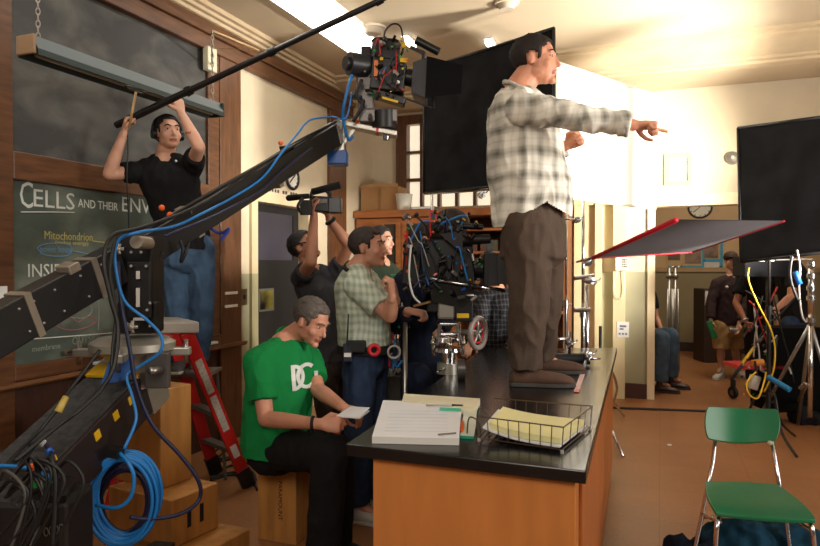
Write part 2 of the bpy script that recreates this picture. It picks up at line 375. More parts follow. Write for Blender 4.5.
# door_1 (dark), recessed
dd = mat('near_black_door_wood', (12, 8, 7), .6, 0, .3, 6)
dl = MB(RM)
X0, X1 = UL-.14, UL-.10
dl.box((X0, D0, 0), (X1, D1, 1.60)); dl.box((X0, D0, 2.08), (X1, D1, DZ)); dl.box((X0, D0, 1.6), (X1, D0+.12, 2.08)); dl.box((X0, D1-.12, 1.6), (X1, D1, 2.08))
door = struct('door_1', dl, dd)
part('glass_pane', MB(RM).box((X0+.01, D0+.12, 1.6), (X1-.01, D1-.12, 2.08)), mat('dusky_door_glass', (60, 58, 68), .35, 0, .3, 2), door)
v0, z0 = LW(258, 312, X1); v1, z1 = LW(273, 288, X1)
nf = part('notice_frame', MB(RM).box((X1, v0, z0), (X1+.012, v1, z1)), mat('grey_notice_frame', (90, 90, 84), .5), door)
part('notice', MB(RM).box((X1+.012, v0+.02, z0+.02), (X1+.016, v1-.02, z1-.02)), mat('notice_print', (22, 40, 46), .4, 0, 1, 3, c2=(150, 140, 60)), nf)
jm = MB(RM); jm.box((UL-.19, D0-.09, 0), (UL+.03, D0+.012, DZ+.08)); jm.box((UL-.188, D1-.012, 0), (UL+.028, D1+.09, DZ+.078)); jm.box((UL-.186, D0-.085, DZ-.012), (UL+.026, D1+.085, DZ+.076))
struct('trim_12', jm, twotone('door_casing_paint', (226, 206, 166), (180, 172, 132), 1.47))
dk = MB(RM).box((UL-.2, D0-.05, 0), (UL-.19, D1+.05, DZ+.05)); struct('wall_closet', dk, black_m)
# lettering above door
L = thing('painted_lettering', 'faint row of dark lettering painted on the wall above the dark door', 'lettering', R(UL, 5.9, 2.27))
v0, z0 = LW(269, 199, UL)
mk = MB(RM)
for k in range(11):
    if k in (4, 7): continue
    a = v0+.05*k; mk.box((UL, a, 2.275), (UL+.003, a+.028, 2.305))
part('letter_marks', mk, mat('faded_black_paint', (70, 60, 50), .8), L)
# round wall clock beyond arm (partly hidden)
def clock(name, label, c, n, r, up=V((0, 0, 1))):
    o = thing(name, label, 'clock', c); n = V(n).normalized(); x = up.cross(n)
    part('rim', MB().torus(c+n*.02, n, r, .016, 32, 8), mat('black_clock_rim', (25, 24, 24), .4), o, smooth=True)
    part('face', MB().cyl(c, c+n*.02, r, r, 32), mat('white_clock_face', (225, 222, 210), .5), o)
    h = MB()
    for k in range(12):
        a = k*math.pi/6; d = x*math.sin(a)+up*math.cos(a); h.bar(c+n*.022+d*r*.78, c+n*.022+d*r*.92, .012, .004, n)
    part('hour_marks', h, black_m, o)
    for a, l in ((.9, .5), (4.0, .75)):
        d = x*math.sin(a)+up*math.cos(a); part('hand', MB().bar(c+n*.026, c+n*.026+d*r*l, .012, .003, n), black_m, o)
    return o
v_, z_ = LW(291, 178, UL); clock('wall_clock', 'white round wall clock above the dark door, half hidden by the crane arm', R(UL, v_, z_), RM @ V((1, 0, 0)), .115)
u_, z_ = BW(700, 207, 12.8); clock('wall_clock', 'round wall clock on the hall wall seen through the doorway', R(u_, 12.8, z_), RM @ V((0, -1, 0)), .19)
# alarm and grille on back wall
u_, z_ = BW(732, 158); c = R(u_, VB, z_); n = RM @ V((0, -1, 0))
o = thing('alarm_bell', 'small round grey alarm bell on the back wall beside the black flag', 'alarm bell', c)
part('dome', MB().cyl(c, c+n*.03, .075, .07, 24).cyl(c+n*.03, c+n*.05, .06, .03, 24), mat('grey_bell_metal', (120, 116, 108), .5, .3), o, smooth=True, auto=True)
part('hub', MB().cyl(c+n*.05, c+n*.06, .018, .018, 12), mat('bell_hub', (190, 185, 170), .4), o)
u0, z0 = BW(664, 186); u1, z1 = BW(692, 153)
o = thing('air_grille', 'cream louvred grille on the bright back wall above the doorway', 'vent', R((u0+u1)/2, VB, z0))
part('frame', MB(RM).box((u0, VB-.02, z0), (u1, VB, z0+.04)).box((u0, VB-.02, z1-.04), (u1, VB, z1)).box((u0, VB-.02, z0), (u0+.04, VB, z1)).box((u1-.04, VB-.02, z0), (u1, VB, z1)), mat('grille_frame', (214, 190, 140), .5), o)
g = MB(RM)
for k in range(9): zz = z0+.05+(z1-z0-.1)*k/8; g.box((u0+.05, VB-.018, zz-.006), (u1-.05, VB-.004, zz+.006))
part('louvres', g, mat('grille_slats', (222, 204, 160), .5), o)
# telephone on panel and notice
u_, z_ = BW(622, 262, 7.99); o = thing('wall_telephone', 'cream wall telephone with a curly cord beside the doorway', 'telephone', R(u_, 7.99, z_))
part('body', MB(RM).box((u_-.07, 7.93, z_-.1), (u_+.07, 7.99, z_+.1)), mat('cream_phone', (232, 224, 200), .4), o, bevel=.01)
part('handset', MB(RM).box((u_-.07, 7.89, z_-.1), (u_-.03, 7.93, z_+.1)), mat('cream_phone', (232, 224, 200), .4), o, bevel=.01)
kp = MB(RM)
for i in range(3):
    for j in range(4): kp.box((u_+.0+i*.022, 7.925, z_-.06+j*.026), (u_+.014+i*.022, 7.93, z_-.045+j*.026))
part('keypad', kp, mat('phone_keys', (90, 88, 80)), o)
part('cord', MB(RM).tube([(u_-.05, 7.93, z_-.1), (u_-.08, 7.95, z_-.3), (u_-.03, 7.95, z_-.42), (u_+.03, 7.95, z_-.36), (u_+.02, 7.95, z_-.1)], .005), mat('cream_phone', (232, 224, 200), .4), o, smooth=True)
u0, z0 = BW(617, 337, 7.99); u1, z1 = BW(629, 322, 7.99)
o = thing('paper_notice', 'small white notice with grey print on the painted wall by the doorway', 'notice', R((u0+u1)/2, 7.99, z0))
part('sheet', MB(RM).box((u0, 7.983, z0), (u1, 7.989, z1)), mat('notice_white', (225, 225, 220), .6), o)
nk = MB(RM)
for k in range(3): nk.box((u0+.02+k*.035, 7.981, z0+.03), (u0+.04+k*.035, 7.983, z0+.05))
nk.box((u0+.03, 7.981, z1-.06), (u1-.03, 7.983, z1-.04)); nk.box((u0+.03, 7.981, z1-.09), (u1-.06, 7.983, z1-.075))
part('print', nk, mat('notice_print_grey', (110, 110, 120)), o)
# ceiling strip light
tube_m = mat('fluorescent_diffuser', (250, 248, 240), .4, emit=(255, 250, 240), es=5.0)
o = thing('strip_light', 'long white fluorescent strip light on the ceiling', 'ceiling light', R(-2.69, 4.4, ZC))
part('housing', MB(RM).box((-2.90, 1.2, ZC-.03), (-2.48, 5.95, ZC)), mat('white_fixture_metal', (230, 225, 215), .4), o)
part('diffuser', MB(RM).box((-2.87, 1.22, ZC-.07), (-2.51, 5.93, ZC-.03)), tube_m, o)
for (a, b_, lb) in ((409, 41, 'short bright fluorescent fitting on the ceiling beside the crane camera'), (491, 44, 'small bright fitting on the ceiling above the black backdrop')):
    c = G(a, b_, ZC-.02); c.z = ZC
    o = thing('ceiling_light', lb, 'ceiling light', c)
    part('diffuser', MB(Matrix.Translation(c) @ RM).box((-.03, -.12, -.05), (.03, .12, -.01)), tube_m, o)
    part('housing', MB(Matrix.Translation(c) @ RM).box((-.04, -.13, -.01), (.04, .13, 0)), MATS['white_fixture_metal'], o)
for (a, b_, lb, r) in ((372, 31, 'round ceiling rose above the crane camera', .13), (507, 6, 'round white smoke detector on the ceiling', .10)):
    c = G(a, b_, ZC-.03); c.z = ZC
    o = thing('smoke_detector' if r < .12 else 'ceiling_rose', lb, 'smoke detector' if r < .12 else 'ceiling rose', c)
    part('base', MB().cyl(c-V((0, 0, .02)), c, r, r, 28), mat('detector_white', (214, 200, 178), .5), o, smooth=True, auto=True)
    part('dome', MB().cyl(c-V((0, 0, .06)), c-V((0, 0, .02)), r*.55, r*.8, 28), mat('detector_dome', (190, 176, 156), .5), o, smooth=True, auto=True)
# ================================================================ chalkboards
def board_mat(name, c, c2):
    m, nt, b = newmat(name); N = nt.nodes; Lk = nt.links
    tc = N.new('ShaderNodeTexCoord'); mp = N.new('ShaderNodeMapping'); Lk.new(tc.outputs['Object'], mp.inputs[0]); mp.inputs['Rotation'].default_value = (.5, .3, 0); mp.inputs['Scale'].default_value = (1, 1.5, 2.4)
    nz = N.new('ShaderNodeTexNoise'); nz.inputs['Scale'].default_value = 1.8; nz.inputs['Detail'].default_value = 9; nz.inputs['Distortion'].default_value = .45; Lk.new(mp.outputs[0], nz.inputs['Vector'])
    cr = N.new('ShaderNodeValToRGB'); Lk.new(nz.outputs[0], cr.inputs[0]); cr.color_ramp.elements[0].position = .42; cr.color_ramp.elements[1].position = .78
    cr.color_ramp.elements[0].color = (*lin(c), 1); cr.color_ramp.elements[1].color = (*lin(c2), 1)
    Lk.new(cr.outputs[0], b.inputs['Base Color']); b.inputs['Roughness'].default_value = .6; return m
o = thing('chalkboard', 'upper grey chalkboard with smeared chalk dust behind the hanging lamp', 'chalkboard', R(UL+.01, 3.7, 2.225))
part('panel', MB(RM).box((UL+.005, 2.80, 2.225), (UL+.012, 4.60, 3.345)), board_mat('chalky_slate', (52, 51, 49), (98, 96, 90)), o)
CB = thing('chalkboard', 'lower green chalkboard covered in chalk writing about cells', 'chalkboard', R(UL+.01, 3.7, .955))
part('panel', MB(RM).box((UL+.005, 2.80, .955), (UL+.012, 4.60, 2.06)), board_mat('green_slate', (64, 74, 66), (112, 118, 106)), CB)
o = thing('chalkboard', 'chalkboard panel at the left edge of the room, mostly behind the frame', 'chalkboard', R(UL+.01, 1.7, .955))
part('panel', MB(RM).box((UL+.005, .6, .955), (UL+.012, 2.45, 2.06)), MATS.get('x') or board_mat('grey_slate', (58, 57, 55), (100, 98, 92)), o)
chalk = mat('white_chalk', (196, 198, 190), .9); chy = mat('yellow_chalk', (176, 168, 96), .9); chb = mat('blue_chalk', (96, 138, 168), .9); chp = mat('pink_chalk', (150, 92, 92), .9); chg = mat('faint_chalk', (128, 134, 124), .9)
def wr(s, px, py, h, m, px2, nm='chalk_writing'):
    v0, z0 = LW(px, py, UL+.013); v1 = LW(px2, py, UL+.013)[0]
    M = basis(R(UL+.013, v0, z0), RM @ V((0, 1, 0)), (0, 0, 1))
    # y axis of the wall runs to the right when seen from the room
    o = text_mesh(nm, s, h, M, m, CB, .0008)
    wdt = max((RM.inverted().to_3x3() @ v.co).y for v in o.data.vertices)-min((RM.inverted().to_3x3() @ v.co).y for v in o.data.vertices)
    k = (v1-v0)/wdt; base = (RM @ V((0, 1, 0))).normalized(); org = R(UL+.013, v0, z0)-OFF[CB]
    for v in o.data.vertices:
        d = v.co-org; a = d.dot(base); v.co = v.co+base*(a*(k-1))
    return o
wr('C', 19, 207, .23, chalk, 32); wr('ELLS', 32, 206, .155, chalk, 73); wr('AND THEIR', 78, 207, .08, chalk, 118); wr('ENVI', 121, 211, .15, chalk, 152)
wr('Mitochondrion', 44, 239, .075, chy, 92); wr('power house', 40, 252, .06, chb, 72); wr('(makes energy)', 55, 244, .035, chy, 88)
wr('INSIDE', 27, 277, .115, chalk, 70); wr('OUTSIDE THE', 72, 345, .075, chg, 116); wr('membrane', 32, 352, .05, chg, 60)
ck = MB()
def cline(m, pts, r=.004, nm='chalk_line'):
    b = MB(); b.tube([R(UL+.014, *LW(a, c, UL+.014)) for a, c in pts], r, 5, 4); part(nm, b, m, CB)
cline(chalk, [(21, 212), (50, 212), (74, 212.5)]); cline(chalk, [(16, 340), (60, 337), (112, 333)])
cline(chb, [(37, 248), (45, 255), (65, 256), (72, 250), (66, 244), (45, 244), (37, 248)]); cline(chb, [(73, 251), (90, 254), (112, 256)])
cline(chy, [(93, 241), (100, 242), (108, 243)]); cline(chp, [(150, 280), (158, 284), (166, 280), (168, 290), (160, 296), (150, 292)])
cline(chp, [(48, 318), (60, 328), (75, 330), (90, 326), (96, 320), (88, 316), (78, 322), (68, 316), (58, 322), (52, 314)])
cline(chg, [(58, 300), (70, 296), (84, 300), (92, 310), (84, 318), (66, 316), (56, 308), (58, 300)]); cline(chg, [(98, 300), (99, 315), (98, 330)])
cline(chp, [(28, 290), (33, 286), (38, 291)]); cline(chg, [(22, 293), (22, 340)])
for (a, b_, c_, lb, cc) in ((95, 361, 108, 'white chalkboard eraser on the ledge near the crane base', (205, 222, 226)), (204, 343, 216, 'white chalk eraser on the ledge behind the red ladder', (220, 220, 212))):
    v0 = LW(a, b_, UL+.07)[0]; v1 = LW(c_, b_, UL+.07)[0]
    o = thing('eraser', lb, 'eraser', R(UL+.07, (v0+v1)/2, .866))
    part('felt', MB(RM).box((UL+.045, v0, .864), (UL+.095, v1, .885)), mat('grey_felt', (90, 88, 84), .9), o)
    part('back', MB(RM).box((UL+.045, v0, .885), (UL+.095, v1, .905)), mat('eraser_back%d' % a, cc, .6), o, bevel=.004)
# white sheet at the far left edge of the board
v1, z1 = LW(7, 286, UW); v0, z0 = LW(-8, 307, UW)
single('paper_sheet', 'white paper fixed to the wooden post at the left edge', 'paper', MB(RM).box((UW, v0, z0), (UW+.003, v1, z1)), mat('paper_white', (225, 226, 224), .7))
# hanging trough lamp
gl = mat('dark_green_enamel', (30, 46, 44), .4, .1, .1)
U2 = -3.05
v0 = LW(28, 50, U2)[0]; v1 = LW(216, 105, U2)[0]; zt = LW(32, 37, U2)[1]
o = thing('trough_lamp', 'long dark green trough lamp hanging on chains before the chalkboard', 'lamp', R(U2, (v0+v1)/2, zt-.14))
pr = [(U2-.075, zt-.105), (U2-.065, zt-.105), (U2-.025, zt-.02), (U2+.025, zt-.02), (U2+.065, zt-.105), (U2+.075, zt-.105), (U2+.068, zt-.07), (U2+.035, zt), (U2-.035, zt), (U2-.068, zt-.07)]
part('shade', MB(RM).profile(pr, v0, v1, lambda a, b, e: (a, e, b)), gl, o)
part('tube', MB(RM).cyl((U2, v0+.05, zt-.08), (U2, v1-.05, zt-.08), .018), mat('unlit_tube', (150, 150, 140), .4), o, smooth=True)
for e, s_ in ((v0, -1), (v1, 1)):
    part('end_cap', MB(RM).box((U2-.062, e, zt-.10), (U2+.062, e+s_*.02, zt+.0)), mat('end_cap_tan', (150, 120, 92), .5) if s_ < 0 else gl, o, bevel=.006)
ch = mat('chain_steel', (165, 160, 150), .35, .8)
def chain(a, b, parent, r=.012):
    n = int((b-a).length/.032); m = MB(); d = (b-a).normalized(); s1 = d.orthogonal().normalized()
    for k in range(n):
        c = a+(b-a)*(k+.5)/n; ax = s1 if k % 2 else d.cross(s1)
        m.torus(c, ax, r, .0035, 12, 5, sx=1.5, sy=.8, a0=d)
    return part('chain', m, ch, parent, smooth=True)
chain(R(U2, v0+.06, zt), R(U2, v0+.06, ZC), o)
chain(R(U2, v1-.04, zt), R(U2, v1-.04, ZC-.45), o)
# wall bracket with rod by the post
w0 = R(UW, *LW(207, 60, UW)); 
o = thing('wall_bracket', 'cream metal wall bracket with a long brass arm by the wooden post', 'bracket', w0)
part('plate', MB().obox(w0+RM @ V((.03, 0, 0)), RM @ V((.03, 0, 0)), RM @ V((0, .06, 0)), (0, 0, .1)), mat('cream_enamel', (205, 198, 170), .4), o, bevel=.01)
part('arm', MB().cyl(w0+RM @ V((.05, 0, -.05)), R(U2, v1-.04, ZC-.45), .008, .008).cyl(R(U2, v1-.04, ZC-.45), P(259, 51, 5.1), .012, .010), mat('tan_rod', (170, 140, 96), .4, .3), o, smooth=True)
part('wire', MB().cyl(w0+RM @ V((.05, 0, .09)), P(259, 50, 5.1), .003, .003), mat('tan_rod', (170, 140, 96), .4, .3), o)
# switch cord of the lamp
a = R(U2, *LW(134, 88, U2)); 
o = thing('pull_rod', 'thin brass pull rod with a wire loop hanging under the trough lamp', 'pull rod', P(128, 130, a.y))
part('rod', MB().cyl(P(136, 92, a.y-.05), P(129, 128, a.y-.05), .006), mat('tan_rod', (170, 140, 96), .4, .3), o, smooth=True)
part('loop', MB().torus(P(135, 90, a.y-.05), (.1, .3, 1), .045, .006, 20, 6, sy=.5), mat('dark_wire', (50, 46, 40), .4, .6), o, smooth=True)
# ================================================================ cabinets on the back wall
cz = BW(400, 210, 7.5)[1]; cu1 = BW(566, 300, 7.5)[0]; cgl = BW(450, 250, 7.5)[0]
gd = mat('dark_cabinet_glass', (44, 34, 26), .12, 0, .3, 3)
inn = mat('cabinet_inside_wood', (120, 72, 38), .6, 0, .2, 4, stretch=(1, 1, 5))
o = thing('wall_cabinet', 'orange wooden cabinet with glass doors in the back corner', 'cabinet', R(UL+.01, 7.8, 0))
cb = MB(RM)
u0 = UL+.012
cb.box((u0, 7.52, 0), (u0+.03, VB-.01, cz-.04)); cb.box((cgl-.03, 7.52, 0), (cgl, VB-.01, cz-.04)); cb.box((u0, VB-.03, 0), (cgl, VB-.01, cz-.04)); cb.box((u0, 7.52, 0), (cgl, VB-.01, .1)); cb.box((u0, 7.52, .98), (cgl, VB-.01, 1.02))
part('body', cb, wood_o, o)
part('cornice', MB(RM).box((u0, 7.45, cz-.09), (cgl, VB-.01, cz)), wood_o, o, bevel=.01)
n = 4
for k in range(n):
    a = u0+.03+(cgl-u0-.06)*k/n; b = u0+.03+(cgl-u0-.06)*(k+1)/n
    for (z0, z1) in ((.1, .97), (1.03, cz-.1)):
        d = MB(RM); q = .07
        d.box((a+.005, 7.49, z0), (a+q, 7.52, z1)); d.box((b-q, 7.49, z0), (b-.005, 7.52, z1)); d.box((a, 7.49, z0), (b, 7.52, z0+q)); d.box((a, 7.49, z1-q), (b, 7.52, z1))
        dr = part('door', d, wood_o, o, bevel=.004)
        part('pane' if z0 > 1 else 'door_panel', MB(RM).box((a+q, 7.50, z0+q), (b-q, 7.512, z1-q)), gd if (z0 > 1 and k > 0) else wood_o, dr)
        part('knob', MB(RM).sph((b-q/2, 7.475, (z0+z1)/2), .014), mat('brass_knob', (150, 120, 60), .3, .9), dr, smooth=True)
for z0 in (1.35, 1.68): part('shelf', MB(RM).box((u0+.03, 7.56, z0), (cgl-.03, VB-.03, z0+.02)), inn, o)
o = thing('open_shelves', 'orange wooden open shelving behind the film camera', 'shelves', R((cgl+cu1)/2, 7.8, 0))
sb = MB(RM)
for a in (cgl+.005, (cgl+cu1)/2, cu1-.03): sb.box((a, 7.5, 0), (a+.03, VB-.01, cz-.04))
sb.box((cgl+.005, VB-.03, 0), (cu1, VB-.01, cz-.04)); part('body', sb, inn, o)
part('top_board', MB(RM).box((cgl+.005, 7.45, cz-.09), (cu1, VB-.01, cz)), wood_o, o, bevel=.01)
for z0 in (.1, .55, 1.0, 1.33, 1.68, 1.95): part('shelf', MB(RM).box((cgl+.035, 7.5, z0), (cu1-.03, VB-.03, z0+.03)), wood_o, o)
# cardboard, tub and things on the cabinet top
card = mat('brown_cardboard', (170, 128, 84), .8, 0, .08, 5)
def cardbox(x0, y0, x1, y1, v, lab, tilt=0):
    a, za = BW(x0, y1, v); b, zb = BW(x1, y0, v)
    o = thing('cardboard_box', lab, 'box', R((a+b)/2, v, cz))
    part('carton', MB(RM).box((a, v, cz+.001), (b, v+.3, zb)), card, o)
    part('flap', MB(RM).add([(a, v, zb), (b, v, zb), (b, v-.02, zb+.03), (a, v-.02, zb+.03), (a, v+.004, zb), (b, v+.004, zb), (b, v-.016, zb+.032), (a, v-.016, zb+.032)], [(0,1,2,3),(4,7,6,5),(0,4,5,1),(2,6,7,3),(1,5,6,2),(0,3,7,4)]), mat('cardboard_flap', (190, 146, 98), .8), o)
    part('tape', MB(RM).box(((a+b)/2-.02, v-.002, cz+.01), ((a+b)/2+.02, v, zb)), mat('packing_tape', (150, 108, 66), .4), o)
cardbox(361, 186, 398, 211, 7.62, 'wide brown cardboard box on the cabinet top beside the white tub')
cardbox(386, 183, 404, 211, 7.93-.02+.0-.0, 'taller brown cardboard box behind, against the wall on the cabinet') if False else None
a, z_ = BW(402, 200, 7.62)
o = thing('plastic_tub', 'white plastic tub on the cabinet top beside the cardboard box', 'tub', R(a, 7.64, cz))
c = R(a+.02, 7.64, cz)
part('tub', MB().cyl(c+V((0, 0, .002)), c+V((0, 0, .2)), .085, .105, 28), mat('white_plastic', (222, 218, 205), .4), o, smooth=True, auto=True)
part('rim', MB().torus(c+V((0, 0, .2)), (0, 0, 1), .105, .008, 28, 6), mat('white_plastic', (222, 218, 205), .4), o, smooth=True)
a, z_ = BW(424, 209, 7.6)
o = thing('book', 'flat teal book lying on the cabinet top behind the film camera', 'book', R(a, 7.62, cz))
part('cover', MB(RM).box((a-.13, 7.5, cz+.001), (a+.17, 7.7, cz+.035)), mat('teal_cover', (46, 110, 116), .5), o, bevel=.003)
part('pages', MB(RM).box((a-.125, 7.497, cz+.006), (a+.165, 7.5, cz+.03)), mat('paper_white', (225, 226, 224), .7), o)
# small items on the open shelves
random.seed(3)
k = 0
for z0, zt_ in ((1.36, .2), (1.71, .18), (1.03, .2)):
    a = cgl+.06
    while a < cu1-.15 and k < 16:
        wd = random.uniform(.03, .07); h = random.uniform(.6, 1)*zt_
        if random.random() < .6 and abs(a-(cgl+cu1)/2) > .09:
            cc = random.choice([(90, 60, 44), (60, 66, 70), (130, 110, 80), (70, 40, 34), (104, 96, 80)])
            single('book', 'dull-coloured book standing on the open wooden shelves behind the camera', 'book', MB(RM).box((a, 7.6, z0), (a+wd, 7.85, z0+h)), mat('book%d%d%d' % cc, cc, .7), 'books on the open shelves'); k += 1
        a += wd+.004
# bulletin board in the hall
hv = 12.8
def hb(x0, y0, x1, y1, d0, d1): 
    a, z0 = BW(x0, y1, hv); b, z1 = BW(x1, y0, hv); return MB(RM).box((a, hv-d1-.004, z0), (b, hv-d0-.004, z1))
o = thing('bulletin_board', 'hall bulletin board with a bright blue border and pinned papers', 'bulletin board', R(BW(700, 260, hv)[0], hv, 1.5))
part('backing', hb(666, 225, 722, 271, 0, .01), mat('cork_tan', (190, 160, 120), .8), o)
bl = mat('cyan_border', (40, 150, 190), .6)
part('border', hb(720, 222, 723, 271, .01, .02), bl, o); part('border', hb(668, 266, 722, 271, .01, .02), bl, o); part('border', hb(702, 236, 705, 266, .01, .02), bl, o); part('border', hb(704, 259, 720, 262, .01, .02), bl, o)
part('pinned_paper', hb(704, 240, 718, 258, .02, .025), mat('photo_print', (120, 96, 80), .5, 0, .7, 8), o); part('pinned_paper', hb(704, 262, 719, 269, .02, .025), mat('pale_paper', (196, 192, 186), .6), o)
part('pinned_paper', hb(685, 240, 701, 263, .02, .025), mat('brown_print', (132, 112, 96), .6, 0, .3, 8), o); part('pinned_paper', hb(668, 244, 680, 260, .02, .025), mat('brown_print2', (110, 88, 72), .6, 0, .3, 8), o)
# ================================================================ people
def bake(name, mb, voxel, smooth=4, disp=0, dsize=.08, cut=None, off=V((0, 0, 0)), dseed=0):
    me = mkmesh(name, mb, off); t = bpy.data.objects.new('tmp', me); COL.objects.link(t)
    r = t.modifiers.new('r', 'REMESH'); r.mode = 'VOXEL'; r.voxel_size = voxel
    if smooth: s_ = t.modifiers.new('s', 'SMOOTH'); s_.factor = .5; s_.iterations = smooth
    bpy.context.view_layer.update()
    m2 = bpy.data.meshes.new_from_object(t.evaluated_get(bpy.context.evaluated_depsgraph_get()))
    bpy.data.objects.remove(t); m2.name = name
    m2.materials.clear()
    if disp:
        n0 = [v.normal.copy() for v in m2.vertices]
        for v, n in zip(m2.vertices, n0):
            p = v.co+off; q = V((p.x*1.0, p.y*1.0, p.z*.55))/dsize+V((dseed*7.1, 3, 1))
            k = noise.noise(q)+.5*noise.noise(q*2.1)
            k = -abs(k)*1.6+.35
            v.co += n*disp*k
    if cut:
        bm = bmesh.new(); bm.from_mesh(m2)
        bmesh.ops.delete(bm, geom=[v for v in bm.verts if cut(v.co+off)], context='VERTS'); bm.to_mesh(m2); bm.free()
    for p in m2.polygons: p.use_smooth = True
    return m2
def mobj(name, me, m, parent, label=None):
    o = bpy.data.objects.new(name, me); COL.objects.link(o); o.parent = parent; OFF[o] = OFF.get(parent)
    for mm in (m if isinstance(m, (list, tuple)) else [m]): me.materials.append(mm)
    if label: o['label'] = label
    return o
def hand(mb, w, d, n, ts, pose='relaxed', s=1.0):
    """w wrist, d hand direction, n palm facing, ts towards the thumb side"""
    d = V(d).normalized(); n = V(n); n = (n-d*n.dot(d)).normalized(); ts = V(ts); t = d.cross(n)
    if t.dot(ts) < 0: t = -t
    w = V(w)
    mb.loft([(w-d*.03*s, t*.027*s, n*.020*s), (w+d*.01*s, t*.029*s, n*.020*s), (w+d*.045*s, t*.041*s, n*.018*s), (w+d*.085*s, t*.043*s, n*.015*s), (w+d*.102*s, t*.036*s, n*.010*s)], 16)
    L_ = [.076, .084, .078, .060]; Rr = [.0092, .0094, .0090, .0080]
    cur = {'relaxed': [[18, 25, 18]]*4, 'grip': [[62, 78, 48]]*4, 'fist': [[78, 95, 60]]*4, 'point': [[4, 6, 4], [70, 95, 60], [75, 95, 60], [78, 95, 60]], 'pinch': [[45, 40, 20], [50, 45, 25], [60, 60, 40], [65, 65, 45]]}[pose]
    for i in range(4):
        b = w+d*(.094-.006*abs(i-1.2))*s+t*(.0335-.0222*i)*s
        sp = (1.5-i)*.07 if pose in ('relaxed', 'point') else (1.5-i)*.03
        dd = (d+t*sp).normalized(); pts = [b]; a = 0
        for k, fr in enumerate((.46, .30, .24)):
            a += math.radians(cur[i][k]); pts.append(pts[-1]+(dd*math.cos(a)+n*math.sin(a))*L_[i]*fr*s)
        r = Rr[i]*s; mb.caps(pts, [r*1.05, r, r*.95, r*.82], 10)
    b = w+d*.022*s+t*.026*s
    if pose in ('fist', 'grip', 'point', 'pinch'): dirs = [(d*.55+t*.65+n*.45), (d*.75+t*.05+n*.65), (d*.75-t*.45+n*.45)]
    else: dirs = [(d*.6+t*.75+n*.25), (d*.85+t*.4+n*.25), (d*.95+t*.1+n*.3)]
    pts = [b]
    for q, l in zip(dirs, (.042, .034, .027)): pts.append(pts[-1]+q.normalized()*l*s)
    mb.caps(pts, [.014*s, .0125*s, .0108*s, .009*s], 10)
def head_shape(mb, c, f, u, s=1.0):
    f = V(f).normalized(); u = V(u); r = f.cross(u).normalized(); u = r.cross(f).normalized()
    def pt(a, b, z): return c+(r*a+f*b+u*z)*s
    def E(a, b, z, ra, rb, rc, n=20, m=14): mb.ell(pt(a, b, z), r*ra*s, f*rb*s, u*rc*s, n, m)
    E(0, -.012, .032, .077, .099, .083); E(0, .030, -.022, .066, .068, .088); E(0, .052, -.078, .040, .036, .034); E(0, .083, -.098, .022, .018, .018)
    E(0, .078, .028, .050, .020, .014); E(.038, .060, -.028, .027, .026, .026); E(-.038, .060, -.028, .027, .026, .026)
    E(.043, .016, -.060, .020, .044, .028); E(-.043, .016, -.060, .020, .044, .028)
    mb.caps([pt(0, .089, .014), pt(0, .103, -.010), pt(0, .112, -.029)], [.008*s, .0095*s, .0118*s], 10)
    E(.010, .096, -.034, .008, .009, .007, 8, 6); E(-.010, .096, -.034, .008, .009, .007, 8, 6)
    E(0, .091, -.058, .024, .010, .0065); E(0, .089, -.069, .021, .010, .007)
    for k in (-1, 1):
        E(k*.079, -.006, -.008, .009, .016, .028, 12, 8); E(k*.074, -.002, -.012, .014, .014, .022, 10, 6)
    return r, f, u, pt
def hair_mesh(c, r, f, u, s, style='short', seed=1):
    mb = MB(); n, m = 44, 30
    rr = (.084, .108, .092); cc = (0, -.014, .036); vs = []; fs = []; keep = []
    if style == 'full': rr = (.090, .113, .100)
    if style == 'long': rr = (.094, .118, .102)
    for k in range(m+1):
        ph = math.pi*k/m
        for i in range(n):
            th = 2*math.pi*i/n; a = math.sin(ph)*math.cos(th); b = math.sin(ph)*math.sin(th); z = math.cos(ph)
            q = 1+.05*noise.noise(V((a*5+seed, b*5, z*9)))+.03*noise.noise(V((a*19, b*19, z*6+seed)))
            la, lb, lz = cc[0]+rr[0]*a*q, cc[1]+rr[1]*b*q, cc[2]+rr[2]*z*q
            jit = .006*noise.noise(V((a*25, b*25, z*25)))
            fl = .088 if style == 'receding' else .074
            K = (lz > fl+jit and lb < .085) or (lb < .030+jit+max(0, (lz-.03))*1.1 and lz > .018 and (abs(la) > .0)) or (lb < -.018+jit and lz > -.062+jit) or (abs(lb-.034) < .010+jit and -.012 < lz < .03)
            if style == 'long': K = K or (lb < .0 and lz > -.09)
            if abs(la) < .05 and lb > .05 and lz < fl: K = False
            vs.append(c+(r*la+f*lb+u*lz)*s); keep.append(K)
    for k in range(m):
        for i in range(n):
            j = (i+1) % n; q = (k*n+i, (k+1)*n+i, (k+1)*n+j, k*n+j)
            if sum(keep[x] for x in q) >= 3: fs.append(q)
    used = sorted({i for q in fs for i in q}); mp = {a: b for b, a in enumerate(used)}
    cen = c+(r*cc[0]+f*cc[1]+u*cc[2])*s; ov = [vs[i] for i in used]; iv = [cen+(p-cen)*.86 for p in ov]; N_ = len(ov)
    fo = [tuple(mp[i] for i in q) for q in fs]; ed = {}
    for q in fo:
        for a, b in zip(q, q[1:]+q[:1]): ed[(a, b)] = 1
    F2 = fo+[tuple(i+N_ for i in q[::-1]) for q in fo]
    for (a, b) in ed:
        if (b, a) not in ed: F2.append((b, a, a+N_, b+N_))
    return mb.add(ov+iv, F2)
white_eye = mat('eye_white', (176, 160, 148), .4); dark_eye = mat('eye_dark', (40, 28, 20), .2); lip_m = mat('lip_skin', (168, 92, 78), .5); shoe_sole = mat('pale_shoe_sole', (190, 188, 182), .7)
